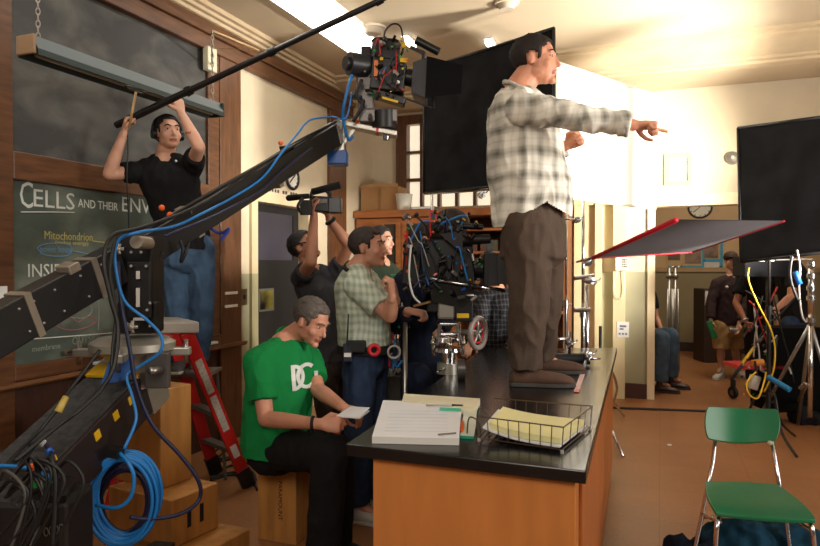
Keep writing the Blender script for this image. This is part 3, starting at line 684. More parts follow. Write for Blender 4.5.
def shoe(root, ank, d, m, sole_m, z0, L_=.29, name='shoe', w=.05):
    d = V(d); d.z = 0; d.normalize(); s_ = V((d.y, -d.x, 0)); h = V((ank[0], ank[1], z0))-d*.075; up = V((0, 0, 1))
    def sec(t, hw, hh, zc): return (h+d*t*L_+up*max(hh+.006, zc-.010), s_*hw, up*hh)
    b = MB().loft([sec(0, w*.45, .02, .045), sec(.06, w*.72, .042, .055), sec(.22, w*.78, .05, .062), sec(.42, w*.85, .042, .056), sec(.62, w, .036, .048), sec(.82, w*.98, .031, .042), sec(.94, w*.76, .024, .038), sec(1.0, w*.42, .013, .034)], 18)
    b.caps([h+d*.22*L_+up*.07, V((ank[0], ank[1], z0+.12))], [.042, .045], 14)
    me = bake(name, b, .006, 3, off=OFF[root]); o = mobj(name, me, m, root)
    q = []
    for t, hw in ((0, .6), (.03, .75), (.2, .85), (.4, .82), (.65, 1.02), (.85, .98), (.97, .7), (1.02, .35)): q.append((t, hw))
    pts = [h+d*t*L_+s_*hw*w for t, hw in q]+[h+d*t*L_-s_*hw*w for t, hw in q[::-1]]
    part('sole', MB().prism([p+up*.001 for p in pts], up*.020), sole_m, o, bevel=.004)
    return o
def person(lab, J, skin_c, vox=.006):
    """J: dictionary of joints and clothing; every point is a world position"""
    foot = V(J['base']); root = thing('person', lab, 'person', foot, J.get('group')); off = OFF[root]
    b = MB(); sk = skin('skin_%d_%d_%d' % skin_c, skin_c)
    hc, hf, hu = V(J['head']), V(J['face']), V(J.get('hup', (0, 0, 1))); s = J.get('hs', 1.0)
    r, f, u, pt = head_shape(b, hc, hf, hu, s)
    nb = V(J['neck']); nr = J.get('nr', .057); b.caps([pt(0, -.02, -.05), nb], [nr, nr*1.08], 18)
    tf = V(J['facing']); tf.z = 0; tf.normalize(); tr = tf.cross(V((0, 0, 1)))
    up = V((0, 0, 1)); secs = J.get('torso')       # (centre, half width, half depth[, tilt])
    b.loft([(c, tr*w_*(.70 if i < 2 else .84), tf*d_*(.68 if i < 2 else .80)) for i, (c, w_, d_) in enumerate(secs)], 22)
    b.caps([nb, secs[-2][0]], [nr, .09], 16)
    for side in ('R', 'L'):
        a = J.get('arm'+side)
        if a:
            sh, el, wr_ = [V(q) for q in a[:3]]
            k = J.get('armk', 1.0); mid = el.lerp(wr_, .3)
            b.caps([sh, el, mid, wr_], [.054*k, .042*k, .043*k, .027*k], 14)
            b.caps([secs[-2][0].lerp(sh, .3), sh], [.07, .056*k], 14)
            hd_, pn, ts, pose = a[3:7]; hand(b, wr_, hd_, pn, ts, pose, J.get('hands', 1.0))
        l = J.get('leg'+side)
        if l:
            hp, kn, an = [V(q) for q in l[:3]]; cf = kn.lerp(an, .3)
            lk = J.get('legk', 1.0); b.caps([hp, kn, cf, an], [.078*lk, .052*lk, .054*lk, .036*lk], 14); b.caps([secs[0][0], hp], [.07*lk, .07*lk], 12)
            ft = V(l[3]); ft.z = 0; ft.normalize(); b.caps([an, V((an.x, an.y, an.z))+ft*.10-V((0, 0, .045))], [.034, .026], 10)
    me = bake('body', b, vox, 3, off=off)
    body = mobj('body', me, [sk, lip_m], root)
    li = pt(0, .095, -.063)-off
    for p in me.polygons:
        v = p.center-li
        if abs(v.dot(r)) < .024*s and abs(v.dot(u)) < .0085*s and v.dot(f) > -.012: p.material_index = 1
    for k in (-1, 1):
        e = MB(); e.ell(pt(k*.031, .077, .008), r*.0135*s, f*.0105*s, u*.0065*s, 14, 10); e.mi = 1; e.ell(pt(k*.031, .0845, .008), r*.0060*s, f*.0045*s, u*.0062*s, 10, 8)
        part('eye', e, [white_eye, dark_eye], root, smooth=True)
        part('eyebrow', MB().caps([pt(k*.014, .096, .029), pt(k*.031, .095, .035), pt(k*.048, .080, .030)], [.0035*s, .0045*s, .003*s], 8), J['hair'], root, smooth=True)
    if J.get('hairstyle', 'short') != 'none':
        hm = hair_mesh(hc, r, f, u, s, J.get('hairstyle', 'short'), J.get('seed', 1)); part('hair', hm, J['hair'], root, smooth=True)
    # shirt
    S = J['shirt']; b = MB(); x = S.get('puff', 1.0)
    b.loft([(c, tr*w_*x, tf*d_*x) for c, w_, d_ in secs], 26)
    for side in ('R', 'L'):
        a = J.get('arm'+side)
        if a:
            sh, el, wr_ = [V(q) for q in a[:3]]; k = S.get('sleeve', .62); sr = S.get('sr', .072)
            b.caps([secs[-2][0].lerp(sh, .35), sh], [.085, sr], 14)
            if k <= 1: b.cyl(sh, sh.lerp(el, k), sr, sr*.90, 18)
            else:
                b.caps([sh, el], [sr, sr*.82], 18); b.cyl(el, el.lerp(wr_, k-1), sr*.82, sr*.66, 18)
    me = bake('shirt', b, S.get('vox', vox*1.15), 4, S.get('disp', .010), S.get('ds', .09), S.get('cut'), off, J.get('seed', 1))
    shirt = mobj(S.get('name', 'shirt'), me, S['mat'], root, S.get('label'))
    # collar ring
    if S.get('collar'):
        nd = (hc-nb).normalized(); c0 = secs[-1][0].lerp(nb, .2)
        part('collar', MB().torus(nb-nd*.0+V((0, 0, -.0)), nd, nr*1.22, .012, 24, 8, a0=tr), S['collar'], shirt, smooth=True)
    Tq = J.get('trousers')
    if Tq:
        b = MB(); hp0 = secs[0][0]; b.loft([(hp0+up*Tq.get('rise', .10), tr*J['hipw']*.80, tf*J['hipd']*.78), (hp0, tr*J['hipw']*.96, tf*J['hipd']*.95), (hp0-up*.10, tr*J['hipw']*.98, tf*J['hipd']*.98), (hp0-up*.15, tr*J['hipw']*.7, tf*J['hipd']*.7)], 24) if not Tq.get('seated') else b.ell(hp0, tr*J['hipw'], tf*J['hipd'], up*.13, 22, 14)
        for side in ('R', 'L'):
            l = J.get('leg'+side)
            if l:
                hp, kn, an = [V(q) for q in l[:3]]; w1, w2, w3 = Tq.get('r', (.105, .080, .075)); k = Tq.get('len', 1.97)
                if k <= 1: b.caps([hp, hp.lerp(kn, .4)], [w1, w1*.97], 18); b.cyl(hp.lerp(kn, .4), hp.lerp(kn, k), w1*.97, w2, 18)
                else:
                    b.caps([hp, kn], [w1, w2], 20); b.cyl(kn, kn.lerp(an, k-1), w2, w3, 20)
        me = bake('trousers', b, vox*1.2, 4, Tq.get('disp', .010), .10, Tq.get('cut'), off, J.get('seed', 1)+5)
        mobj(Tq.get('name', 'trousers'), me, Tq['mat'], root)
    for side in ('R', 'L'):
        l = J.get('leg'+side)
        if l and J.get('shoe'): 
            sm = J['shoe']; shoe(root, l[2], l[3], sm[0], sm[1], sm[2], sm[3] if len(sm) > 3 else .29)
    return root, pt, (r, f, u), shirt
def cloth(name, c, r=.85, var=.10, bump=.25, sc=120): 
    m = mat(name, c, r, 0, var, 9, bump, sc, spec=.2); return m
dh = mat('dark_brown_hair', (28, 18, 13), .75, 0, .4, 40, .5, 220); gh = mat('grey_hair', (86, 78, 72), .6, 0, .45, 60, .5, 220); bh = mat('black_hair', (22, 18, 17), .6, 0, .4, 40, .5, 220); lh = mat('dark_greying_hair', (52, 42, 38), .6, 0, .5, 50, .5, 220)
jeans = cloth('blue_denim', (62, 84, 110), .85, .35); jeans2 = cloth('dark_blue_denim', (40, 54, 78), .85, .35); jeans3 = cloth('grey_blue_denim', (78, 98, 118), .85, .25)
# ---- the actor standing on the bench
ZD = .93
A = lambda x, y, t=3.44: P(x, y, t)
shirt_m = plaid('cream_grey_plaid', (238, 234, 222), (112, 110, 100), .105, 1.0, 3.6)
pants_m = cloth('brown_trousers', (78, 64, 54), .85, .10)
def hem_actor(p):
    q = CM.inverted() @ (p-V((0, 0, EYE))); px = 410+660*q.x/q.y
    # shirt-tail: low at the back, higher over the hip, lower again in front
    y = 228-26*max(0, 1-abs(px-547)/46)**1.1
    if px > 547: y = 203+14*min(1, (px-547)/24)
    z = P(px, y, q.y).z
    return p.z < z and q.y > 0 and px > 470 and px < 600
J = dict(base=D(.62, 3.5, ZD), head=A(535, 61), face=D(.93, -.36, -.02), hup=D(.03, 0, 1), hs=1.10, neck=A(518, 90, 3.46), nr=.068, facing=D(1, -.25, 0), hair=dh, seed=3,
    torso=[(A(533, 238), .185, .20), (A(531, 215), .20, .205), (A(530, 190), .205, .215), (A(527, 160), .205, .205), (A(523, 132), .205, .185), (A(520, 112), .20, .165), (A(519, 99), .165, .13), (A(518, 89), .085, .08)],
    armR=[A(521, 108, 3.24), A(574, 117, 3.10), A(634, 125, 3.02), D(1, -.06, -.03), D(.1, -.25, -1), D(0, 1, .3), 'point'],
    armL=[A(528, 108, 3.62), A(540, 158, 3.74), A(566, 146, 3.62), D(.6, -.4, .35), D(.1, -1, -.1), D(0, 0, 1), 'fist'],
    legR=[A(528, 225, 3.36), A(529, 300, 3.36), A(524, 370, 3.40), D(1, -.12, 0)], legL=[A(541, 225, 3.58), A(543, 300, 3.64), A(540, 356, 3.80), D(1, -.05, 0)],
    hipw=.18, hipd=.175, shirt=dict(mat=shirt_m, sleeve=1.93, sr=.083, disp=.020, ds=.12, cut=hem_actor, collar=shirt_m, vox=.006), trousers=dict(mat=pants_m, r=(.13, .105, .088), disp=.013, len=1.96, rise=.24),
    shoe=(mat('brown_suede_shoe', (84, 58, 44), .8, 0, .2, 20, .3, 150), mat('dark_rubber_sole', (60, 56, 54), .7), ZD, .33), legk=1.0)
root, pt, fr_, sh_ = person('person in cream plaid shirt and brown trousers standing on the black bench pointing right', J, (205, 142, 112), .0052)
act = root
part('teeth', MB().ell(pt(0, .0985, -.0625), fr_[0]*.017, fr_[1]*.004, fr_[2]*.0035, 12, 8), mat('teeth_white', (225, 218, 205), .3), root, smooth=True)
# cuff and placket buttons
part('cuff', MB().cyl(A(619, 124, 3.04), A(630, 125, 3.025), .058, .052, 20), shirt_m, sh_, smooth=True)
# ---- seated man in the green T-shirt
B = lambda x, y, t=3.6: P(x, y, t)
green = cloth('green_cotton', (20, 122, 62), .9, .08)
J = dict(base=D(-.62, 3.4, 0), head=B(311, 321, 3.57), face=D(.72, -.42, -.42), hup=D(.30, -.12, 1), hs=1.02, neck=B(288, 339, 3.64), facing=D(.80, -.60, 0), hair=gh, seed=5,
    torso=[(B(277, 452), .195, .165), (B(276, 440), .20, .17), (B(277, 420), .20, .165), (B(279, 400), .205, .155), (B(280, 376), .215, .15), (B(282, 358), .205, .13), (B(285, 347), .15, .105), (B(287, 339), .085, .075)],
    armR=[B(258, 362, 3.47), B(266, 419, 3.38), B(320, 424, 3.18), D(.95, -.05, -.02), D(.1, .9, -.5), D(0, .3, 1), 'pinch'],
    armL=[B(308, 360, 3.76), B(318, 390, 3.62), B(344, 408, 3.36), D(.75, -.5, -.1), D(-.2, .3, -.9), D(-.3, -.5, .8), 'pinch'],
    legR=[B(283, 449, 3.50), B(330, 455, 3.22), B(322, 566, 3.28), D(.8, -.6, 0)], legL=[B(293, 446, 3.66), B(338, 452, 3.46), B(336, 560, 3.52), D(.85, -.45, 0)],
    hipw=.17, hipd=.15, shirt=dict(mat=green, sleeve=.68, sr=.083, disp=.012, ds=.11, collar=green, vox=.006), trousers=dict(mat=cloth('black_cotton_trousers', (24, 23, 25), .9, .2), r=(.112, .092, .085), disp=.010, seated=True),
    shoe=(mat('black_trainer', (26, 26, 28), .6), shoe_sole, 0.0, .30))
root, pt, fr_, sh_ = person('person in green T-shirt and black trousers sitting on a wooden box reading a paper', J, (196, 138, 112), .0058)
grn = root
part('watch', MB().torus(B(313, 424, 3.2), D(1, -.05, .02), .032, .009, 20, 6), black_m, root, smooth=True)
# chest print: two interlocked white letters
fx = D(.80, -.60, 0).normalized(); rx = -fx.cross(V((0, 0, 1)))
def chest(px, py): return None
c0 = B(299, 377, 3.44)
lg = MB(); wm = mat('white_shirt_print', (215, 218, 212), .8)
def arc(m, c, rad, a0, a1, w_, xs, ys, x, y, out, th=.006, n=18):
    vs = []; fs = []
    for i in range(n+1):
        a = math.radians(a0+(a1-a0)*i/n); dd = x*math.cos(a)*xs+y*math.sin(a)*ys
        for rr in (rad-w_, rad+w_):
            for e in (0, th): vs.append(c+dd*rr+out*e)
    for i in range(n):
        k = i*4; fs += [(k+1, k+3, k+7, k+5), (k, k+4, k+6, k+2), (k, k+1, k+5, k+4), (k+2, k+6, k+7, k+3)]
    fs += [(0, 2, 3, 1), (n*4, n*4+1, n*4+3, n*4+2)]
    m.add(vs, fs)
# ---- the boom operator
Cc = lambda x, y, t=4.4: P(x, y, t)
blk = cloth('black_cotton', (24, 24, 26), .9, .15)
J = dict(base=D(-1.52, 4.5, .85), head=Cc(168, 133), face=D(.62, -.76, .05), hup=D(-.05, 0, 1), hs=1.0, neck=Cc(165, 158, 4.43), facing=D(.25, -.95, 0), hair=bh, seed=8,
    torso=[(Cc(185, 250, 4.45), .185, .13), (Cc(183, 236, 4.45), .18, .125), (Cc(179, 218), .175, .12), (Cc(174, 200), .18, .125), (Cc(170, 184), .195, .125), (Cc(167, 172), .20, .115), (Cc(166, 164), .15, .09), (Cc(165, 158), .075, .07)],
    armR=[Cc(142, 172, 4.36), Cc(109, 174, 4.22), Cc(124, 133, 4.20), D(.15, .1, .9), D(1, .25, .1), D(0, -1, 0), 'grip'],
    armL=[Cc(191, 168, 4.42), Cc(199, 147, 4.18), Cc(181, 113, 4.22), D(-.25, .15, .9), D(-.8, .6, 0), D(-.5, -.8, 0), 'grip'],
    legR=[Cc(175, 245, 4.45), Cc(177, 306, 4.42), Cc(180, 359, 4.50), D(.2, -1, 0)], legL=[Cc(200, 246, 4.47), Cc(202, 306, 4.45), Cc(199, 359, 4.55), D(.2, -1, 0)],
    hipw=.165, hipd=.13, shirt=dict(mat=blk, sleeve=.60, sr=.075, disp=.012, vox=.0065), trousers=dict(mat=jeans, r=(.10, .080, .078), disp=.012),
    shoe=(mat('grey_trainer', (70, 68, 66), .7), shoe_sole, .835, .28), armk=.95)
root, pt, fr_, sh_ = person('person in black T-shirt and blue jeans on the ladder holding the boom pole overhead', J, (208, 158, 132), .0062)
boom = root
hp = MB(); hp.torus(pt(0, -.01, .02), fr_[1], .098, .007, 28, 6, a0=fr_[0])
hs_ = part('headphones', hp, mat('black_plastic', (20, 20, 21), .4), root, smooth=True)
for k in (-1, 1): part('ear_cup', MB().cyl(pt(k*.078, -.01, -.01), pt(k*.102, -.01, -.01), .036, .033, 20), MATS['black_plastic'], hs_, smooth=True, auto=True)
part('shirt_badge', MB().sph(Cc(176, 161, 4.27), .008), mat('white_dot', (210, 210, 210)), sh_)
# ---- man in the mint checked shirt
M4 = lambda x, y, t=4.0: P(x, y, t)
mint = plaid('mint_check', (206, 214, 198), (144, 160, 142), .042, .9, 1.3)
J = dict(base=D(-.28, 4.05, 0), head=M4(368, 248), face=D(.93, -.30, .06), hs=1.04, neck=M4(355, 270), facing=D(.9, -.42, 0), hair=lh, seed=11,
    torso=[(M4(365, 352), .165, .155), (M4(364, 340), .17, .16), (M4(364, 322), .175, .16), (M4(362, 304), .18, .15), (M4(360, 290), .185, .14), (M4(358, 281), .175, .12), (M4(357, 274), .13, .09), (M4(356, 269), .075, .07)],
    armR=[M4(357, 285, 3.84), M4(390, 316, 3.74), M4(392, 297, 3.66), D(-.05, -.1, 1), D(-.9, .3, 0), D(0, .5, .5), 'grip'],
    armL=[M4(368, 284, 4.14), M4(390, 312, 4.0), M4(396, 300, 3.80), D(-.1, -.2, .9), D(-.9, -.1, 0), D(0, -.6, .5), 'grip'],
    legR=[M4(359, 360, 3.93), M4(359, 440, 3.92), M4(357, 504, 3.97), D(.95, -.3, 0)], legL=[M4(372, 360, 4.10), M4(373, 435, 4.10), M4(372, 496, 4.15), D(.95, -.3, 0)],
    hipw=.155, hipd=.135, shirt=dict(mat=mint, sleeve=.72, sr=.082, disp=.012, ds=.11, vox=.0062), trousers=dict(mat=jeans2, r=(.105, .082, .078), disp=.012),
    shoe=(mat('white_trainer', (196, 196, 192), .7), shoe_sole, 0.0, .29))
root, pt, fr_, sh_ = person('person in pale mint checked shirt and jeans with a black belt pouch, looking right', J, (196, 142, 116), .006)
st = mat('black_webbing', (20, 20, 22), .8)
part('neck_strap', MB().tube([M4(349, 262, 4.13), M4(345, 268, 3.95), M4(356, 276, 3.82), M4(370, 292, 3.76), M4(376, 302, 3.76)], .013, 8), st, root, smooth=True)
bb = MB().loft([(M4(365, y_, 4.0), D(.9, -.42, 0).normalized().cross(V((0, 0, 1)))*.185, D(.9, -.42, 0).normalized()*.17) for y_ in (352, 344)], 28)
blt = part('belt', bb, st, root, smooth=True, auto=True)
part('pouch', MB().pbox(346, 341, 366, 353, 3.78, .05), st, blt, bevel=.01)
part('tape_ring', MB().torus(M4(374, 350, 3.78), D(.25, -1, 0), .028, .012, 22, 8), mat('red_tape_roll', (190, 30, 36), .5), blt, smooth=True)
rd = part('radio', MB().pbox(343, 344, 352, 362, 3.78, .035), mat('dark_radio_plastic', (26, 34, 50), .5), blt, bevel=.006)
part('antenna', MB().cyl(M4(347, 345, 3.76), M4(348.5, 314, 3.76), .006, .004, 8), MATS['black_plastic'], rd)
part('radio_sticker', MB().pbox(344, 353, 351, 357, 3.775, .006), mat('white_sticker', (210, 206, 200)), rd)
# ---- cameraman with the camcorder overhead
K5 = lambda x, y, t=4.9: P(x, y, t)
dg = cloth('charcoal_cotton', (56, 56, 60), .9, .25)
J = dict(base=D(-.62, 4.95, 0), head=K5(304, 247), face=D(.72, -.35, .42), hup=D(-.40, .1, .9), hs=1.0, neck=K5(310, 272), facing=D(.75, -.60, 0), hair=bh, hairstyle='full', seed=14,
    torso=[(K5(329, 360), .165, .13), (K5(328, 345), .165, .13), (K5(325, 322), .17, .13), (K5(321, 302), .18, .13), (K5(317, 288), .19, .125), (K5(315, 280), .185, .11), (K5(313, 275), .14, .09), (K5(311, 270), .075, .07)],
    armR=[K5(301, 278, 4.78), K5(311, 262, 4.52), K5(314, 214, 4.58), D(.0, .1, 1), D(.9, -.2, 0), D(0, -.5, .5), 'grip'],
    armL=[K5(334, 276, 4.95), K5(349, 245, 4.78), K5(329, 219, 4.70), D(-.35, -.1, .9), D(-.8, -.2, .3), D(-.3, -.9, .2), 'grip'],
    legR=[K5(323, 365, 4.85), K5(328, 415, 4.80), K5(330, 462, 4.85), D(.7, -.6, 0)], legL=[K5(338, 365, 5.0), K5(340, 412, 5.0), K5(342, 455, 5.08), D(.8, -.4, 0)],
    hipw=.155, hipd=.13, shirt=dict(mat=dg, sleeve=.50, sr=.075, disp=.012, vox=.007), trousers=dict(mat=cloth('dark_mottled_trousers', (52, 44, 40), .9, .5), r=(.105, .085, .08), disp=.012),
    shoe=(mat('black_trainer', (26, 26, 28), .6), shoe_sole, 0.0, .29))
root, pt, fr_, sh_ = person('person in dark grey T-shirt holding a camcorder above the head', J, (176, 122, 94), .0068)
part('hair_band', MB().torus(pt(0, -.01, .03), fr_[2]+fr_[1]*.3, .095, .005, 28, 6), black_m, root, smooth=True)
part('wrist_band', MB().torus(K5(330.5, 221, 4.70), (K5(329, 219, 4.70)-K5(349, 245, 4.78)), .033, .012, 20, 6), black_m, root, smooth=True)
part('beard', MB().ell(pt(0, .062, -.09), fr_[0]*.045, fr_[1]*.036, fr_[2]*.028, 14, 10), bh, root, smooth=True)
# ---- dark green shirt man behind
K6 = lambda x, y, t=5.3: P(x, y, t)
J = dict(base=D(-.22, 5.3, 0), head=K6(381, 241), face=D(.85, -.45, 0), neck=K6(378, 262), facing=D(.85, -.5, 0), hair=dh, seed=17,
    torso=[(K6(384, 345), .165, .14), (K6(384, 320), .175, .14), (K6(384, 296), .185, .14), (K6(382, 280), .19, .13), (K6(381, 271), .175, .11), (K6(380, 266), .12, .09), (K6(379, 262), .075, .07)],
    armR=[K6(366, 277, 5.15), K6(364, 312, 5.1), K6(372, 340, 5.0), D(.2, -.2, -1), D(.9, 0, 0), D(0, -1, 0), 'relaxed'],
    armL=[K6(396, 278, 5.4), K6(402, 312, 5.4), K6(396, 338, 5.2), D(-.2, -.2, -1), D(-.9, 0, 0), D(0, -1, 0), 'relaxed'],
    legR=[K6(377, 350, 5.2), K6(377, 402, 5.2), K6(377, 445, 5.25), D(.8, -.5, 0)], legL=[K6(392, 350, 5.4), K6(392, 400, 5.4), K6(392, 440, 5.45), D(.8, -.5, 0)],
    hipw=.155, hipd=.13, shirt=dict(mat=cloth('dark_green_cotton', (44, 54, 40), .9), sleeve=1.9, sr=.075), trousers=dict(mat=jeans2),
    shoe=(MATS['black_trainer'], shoe_sole, 0.0, .29))
person('person in dark green long-sleeved shirt mostly hidden behind the mint-shirted person', J, (190, 138, 112), .009)
# ---- navy person behind the film camera
K7 = lambda x, y, t=4.45: P(x, y, t)
navy = cloth('navy_cotton', (24, 30, 48), .9, .15)
J = dict(base=D(.12, 4.3, 0), head=K7(430, 240), face=D(.85, -.5, -.1), neck=K7(425, 263), facing=D(.7, -.7, 0), hair=dh, seed=19,
    torso=[(K7(424, 372), .165, .14), (K7(423, 345), .175, .14), (K7(422, 315), .185, .14), (K7(422, 292), .19, .13), (K7(423, 279), .175, .11), (K7(424, 270), .12, .09), (K7(425, 264), .075, .07)],
    armR=[K7(402, 285, 4.15), K7(398, 325, 4.05), K7(409, 311, 3.88), D(.8, -.3, -.1), D(.1, .2, -1), D(0, 1, 0), 'grip'],
    armL=[K7(440, 285, 4.35), K7(446, 320, 4.2), K7(438, 335, 4.0), D(.3, -.6, -.2), D(0, 0, -1), D(-1, 0, 0), 'relaxed'],
    legR=[K7(416, 378, 4.2), K7(416, 440, 4.2), K7(416, 494, 4.25), D(.7, -.7, 0)], legL=[K7(432, 378, 4.35), K7(432, 435, 4.35), K7(432, 485, 4.4), D(.7, -.7, 0)],
    hipw=.155, hipd=.13, shirt=dict(mat=navy, sleeve=1.85, sr=.075), trousers=dict(mat=cloth('dark_navy_trousers', (20, 26, 44), .9, .15)), shoe=(MATS['black_trainer'], shoe_sole, 0.0, .29))
person('person in navy clothes behind the film camera reaching for its focus handle', J, (190, 138, 112), .008)
# ---- dark checked shirt person behind the matte box
K8 = lambda x, y, t=5.3: P(x, y, t+.4 if t != 5.3 else t)
J = dict(base=D(.70, 5.3, 0), head=K8(489, 266), face=D(-.3, -.9, -.1), hs=.95, neck=K8(493, 284), facing=D(-.3, -1, 0), hair=dh, seed=21,
    torso=[(K8(497, 372), .165, .14), (K8(497, 350), .175, .14), (K8(497, 325), .18, .14), (K8(497, 306), .175, .13), (K8(496, 298), .16, .11), (K8(495, 292), .12, .09), (K8(494, 287), .075, .07)],
    armR=[K8(482, 302, 4.85), K8(477, 330, 4.7), K8(470, 345, 4.5), D(-.3, -.8, -.2), D(0, 0, -1), D(1, 0, 0), 'relaxed'],
    armL=[K8(512, 302, 4.9), K8(517, 335, 4.8), K8(508, 352, 4.6), D(-.3, -.8, -.2), D(0, 0, -1), D(-1, 0, 0), 'relaxed'],
    legR=[K8(490, 372, 4.9), K8(488, 412, 4.9), K8(488, 446, 4.95), D(-.2, -1, 0)], legL=[K8(505, 372, 4.9), K8(507, 412, 4.9), K8(508, 446, 4.95), D(-.2, -1, 0)],
    hipw=.155, hipd=.13, shirt=dict(mat=plaid('dark_check', (24, 24, 28), (88, 88, 94), .035, 1.0, 7), sleeve=1.9, sr=.072), trousers=dict(mat=jeans2), shoe=(MATS['black_trainer'], shoe_sole, 0.0, .28))
person('person in dark checked shirt standing half hidden behind the matte box of the bench camera', J, (190, 138, 112), .009)
# ---- the far man in a cap
K9 = lambda x, y, t=9.0: P(x, y, t)
brn = cloth('dark_maroon_cotton', (50, 36, 38), .9, .1)
J = dict(base=D(4.35, 9.0, 0), head=K9(731, 261), face=D(-.15, -1, 0), neck=K9(731, 274), facing=D(-.2, -1, 0), hair=dh, seed=23,
    torso=[(K9(729, 325), .19, .15), (K9(729, 318), .19, .15), (K9(729, 305), .18, .145), (K9(730, 292), .20, .14), (K9(730, 284), .20, .13), (K9(731, 279), .15, .1), (K9(731, 275), .08, .075)],
    armR=[K9(717, 284), K9(711, 304, 8.95), K9(711, 321, 8.85), D(.05, -.2, -1), D(1, 0, 0), D(0, -1, 0), 'relaxed'],
    armL=[K9(744, 284, 8.95), K9(748, 303, 8.8), K9(739, 324, 8.7), D(-.3, -.2, -1), D(-.8, -.3, 0), D(0, -1, 0), 'relaxed'],
    legR=[K9(722, 326), K9(721, 350), K9(721, 368), D(-.7, -.7, 0)], legL=[K9(735, 326, 9.1), K9(735, 350, 9.1), K9(738, 368, 9.2), D(.1, -1, 0)],
    hipw=.18, hipd=.15, shirt=dict(mat=brn, sleeve=1.88, sr=.085), trousers=dict(mat=cloth('khaki_cotton', (168, 136, 92), .9), r=(.125, .11, .1), len=.95, name='shorts'),
    shoe=(mat('white_trainer', (196, 196, 192), .7), shoe_sole, 0.0, .30), hairstyle='short')
root, pt, fr_, sh_ = person('person in dark cap, maroon shirt and khaki shorts standing in the hall', J, (190, 142, 120), .011)
cap = part('cap', MB().ell(pt(0, -.01, .055), fr_[0]*.092, fr_[1]*.115, fr_[2]*.082, 20, 12), cloth('dark_camo_cap', (54, 42, 34), .9, .6), root, smooth=True)
part('brim', MB().prism([pt(-.07, .07, .06), pt(-.06, .13, .05), pt(0, .165, .045), pt(.06, .13, .05), pt(.07, .07, .06)], fr_[2]*.01), MATS['dark_camo_cap'], cap)
part('shirt_badge', MB().sph(K9(727, 287, 8.84), .02), mat('white_dot', (210, 210, 210)), sh_)
c = K9(711, 331, 8.82)
single('paddle', 'small green paddle in the right hand of the person in the hall', 'paddle', MB().bar(K9(709, 321, 8.82), K9(715, 338, 8.8), .08, .03, D(0, 1, 0)), mat('bright_green_plastic', (24, 130, 72), .4), bevel=.01)
single('cup', 'small silver cup held at the side by the person in the hall', 'cup', MB().cyl(K9(729, 330, 8.7), K9(740, 331, 8.68), .035, .03, 14), mat('silver_cup', (170, 170, 175), .3, .5), smooth=True, auto=True)
# ---- black T-shirt man with a watch, behind the flag
K10 = lambda x, y, t=8.3: P(x, y, t)
J = dict(base=D(4.43, 8.3, 0), head=K10(759, 246), face=D(.5, -.9, 0), neck=K10(759, 260), facing=D(.6, -.8, 0), hair=dh, seed=25,
    torso=[(K10(760, 330), .17, .14), (K10(760, 318), .175, .145), (K10(760, 300), .18, .145), (K10(760, 285), .195, .14), (K10(760, 274), .20, .12), (K10(760, 266), .15, .1), (K10(759, 262), .08, .075)],
    armR=[K10(745, 275, 8.2), K10(736, 303, 8.1), K10(746, 322, 7.95), D(.5, -.4, -.8), D(.8, 0, 0), D(0, -1, 0), 'relaxed'],
    armL=[K10(775, 275, 8.4), K10(784, 300, 8.3), K10(778, 320, 8.1), D(-.4, -.4, -.8), D(-.8, 0, 0), D(0, -1, 0), 'relaxed'],
    legR=[K10(753, 333), K10(753, 360), K10(753, 380), D(.4, -.8, 0)], legL=[K10(767, 333, 8.4), K10(767, 360, 8.4), K10(767, 378, 8.4), D(.4, -.8, 0)],
    hipw=.165, hipd=.14, shirt=dict(mat=blk, sleeve=.72, sr=.085), trousers=dict(mat=cloth('black_cotton_trousers', (24, 23, 25), .9, .2), r=(.11, .09, .085)),
    shoe=(MATS['black_trainer'], shoe_sole, 0.0, .29))
root, pt, fr_, sh_ = person('person in all black clothes with a silver watch, head hidden by the black flag', J, (176, 120, 96), .011)
part('watch', MB().torus(K10(744.5, 320, 7.97), D(.3, -.3, -.8), .036, .014, 16, 6), mat('silver_cup', (170, 170, 175), .3, .5), root, smooth=True)
# ---- leaning person in black T-shirt and jeans
K11 = lambda x, y, t=7.3: P(x, y, t)
J = dict(base=D(4.25, 7.4, 0), head=K11(790, 244), face=D(-.6, -.6, -.3), neck=K11(792, 258), facing=D(-.8, -.5, 0), hair=bh, seed=27,
    torso=[(K11(797, 322), .165, .14), (K11(796, 308), .17, .14), (K11(794, 292), .18, .14), (K11(792, 279), .185, .13), (K11(791, 271), .17, .11), (K11(791, 265), .12, .09), (K11(791, 260), .075, .07)],
    armR=[K11(799, 274, 7.4), K11(806, 305, 7.4), K11(800, 325, 7.3), D(-.3, -.3, -1), D(-.9, 0, 0), D(0, -1, 0), 'relaxed'],
    armL=[K11(794, 276, 7.05), K11(791, 297, 6.95), K11(776, 309, 6.85), D(-1, -.1, -.05), D(0, 0, -1), D(0, -1, 0), 'grip'],
    legR=[K11(799, 325), K11(797, 362), K11(800, 394), D(-.7, -.6, 0)], legL=[K11(790, 325, 7.2), K11(786, 362, 7.15), K11(790, 396, 7.2), D(-.7, -.6, 0)],
    hipw=.16, hipd=.13, shirt=dict(mat=blk, sleeve=.6, sr=.08), trousers=dict(mat=jeans2),
    shoe=(MATS['black_trainer'], shoe_sole, 0.0, .29))
person('person in black T-shirt and jeans leaning by the chrome stand with one bare forearm out', J, (180, 124, 98), .011)
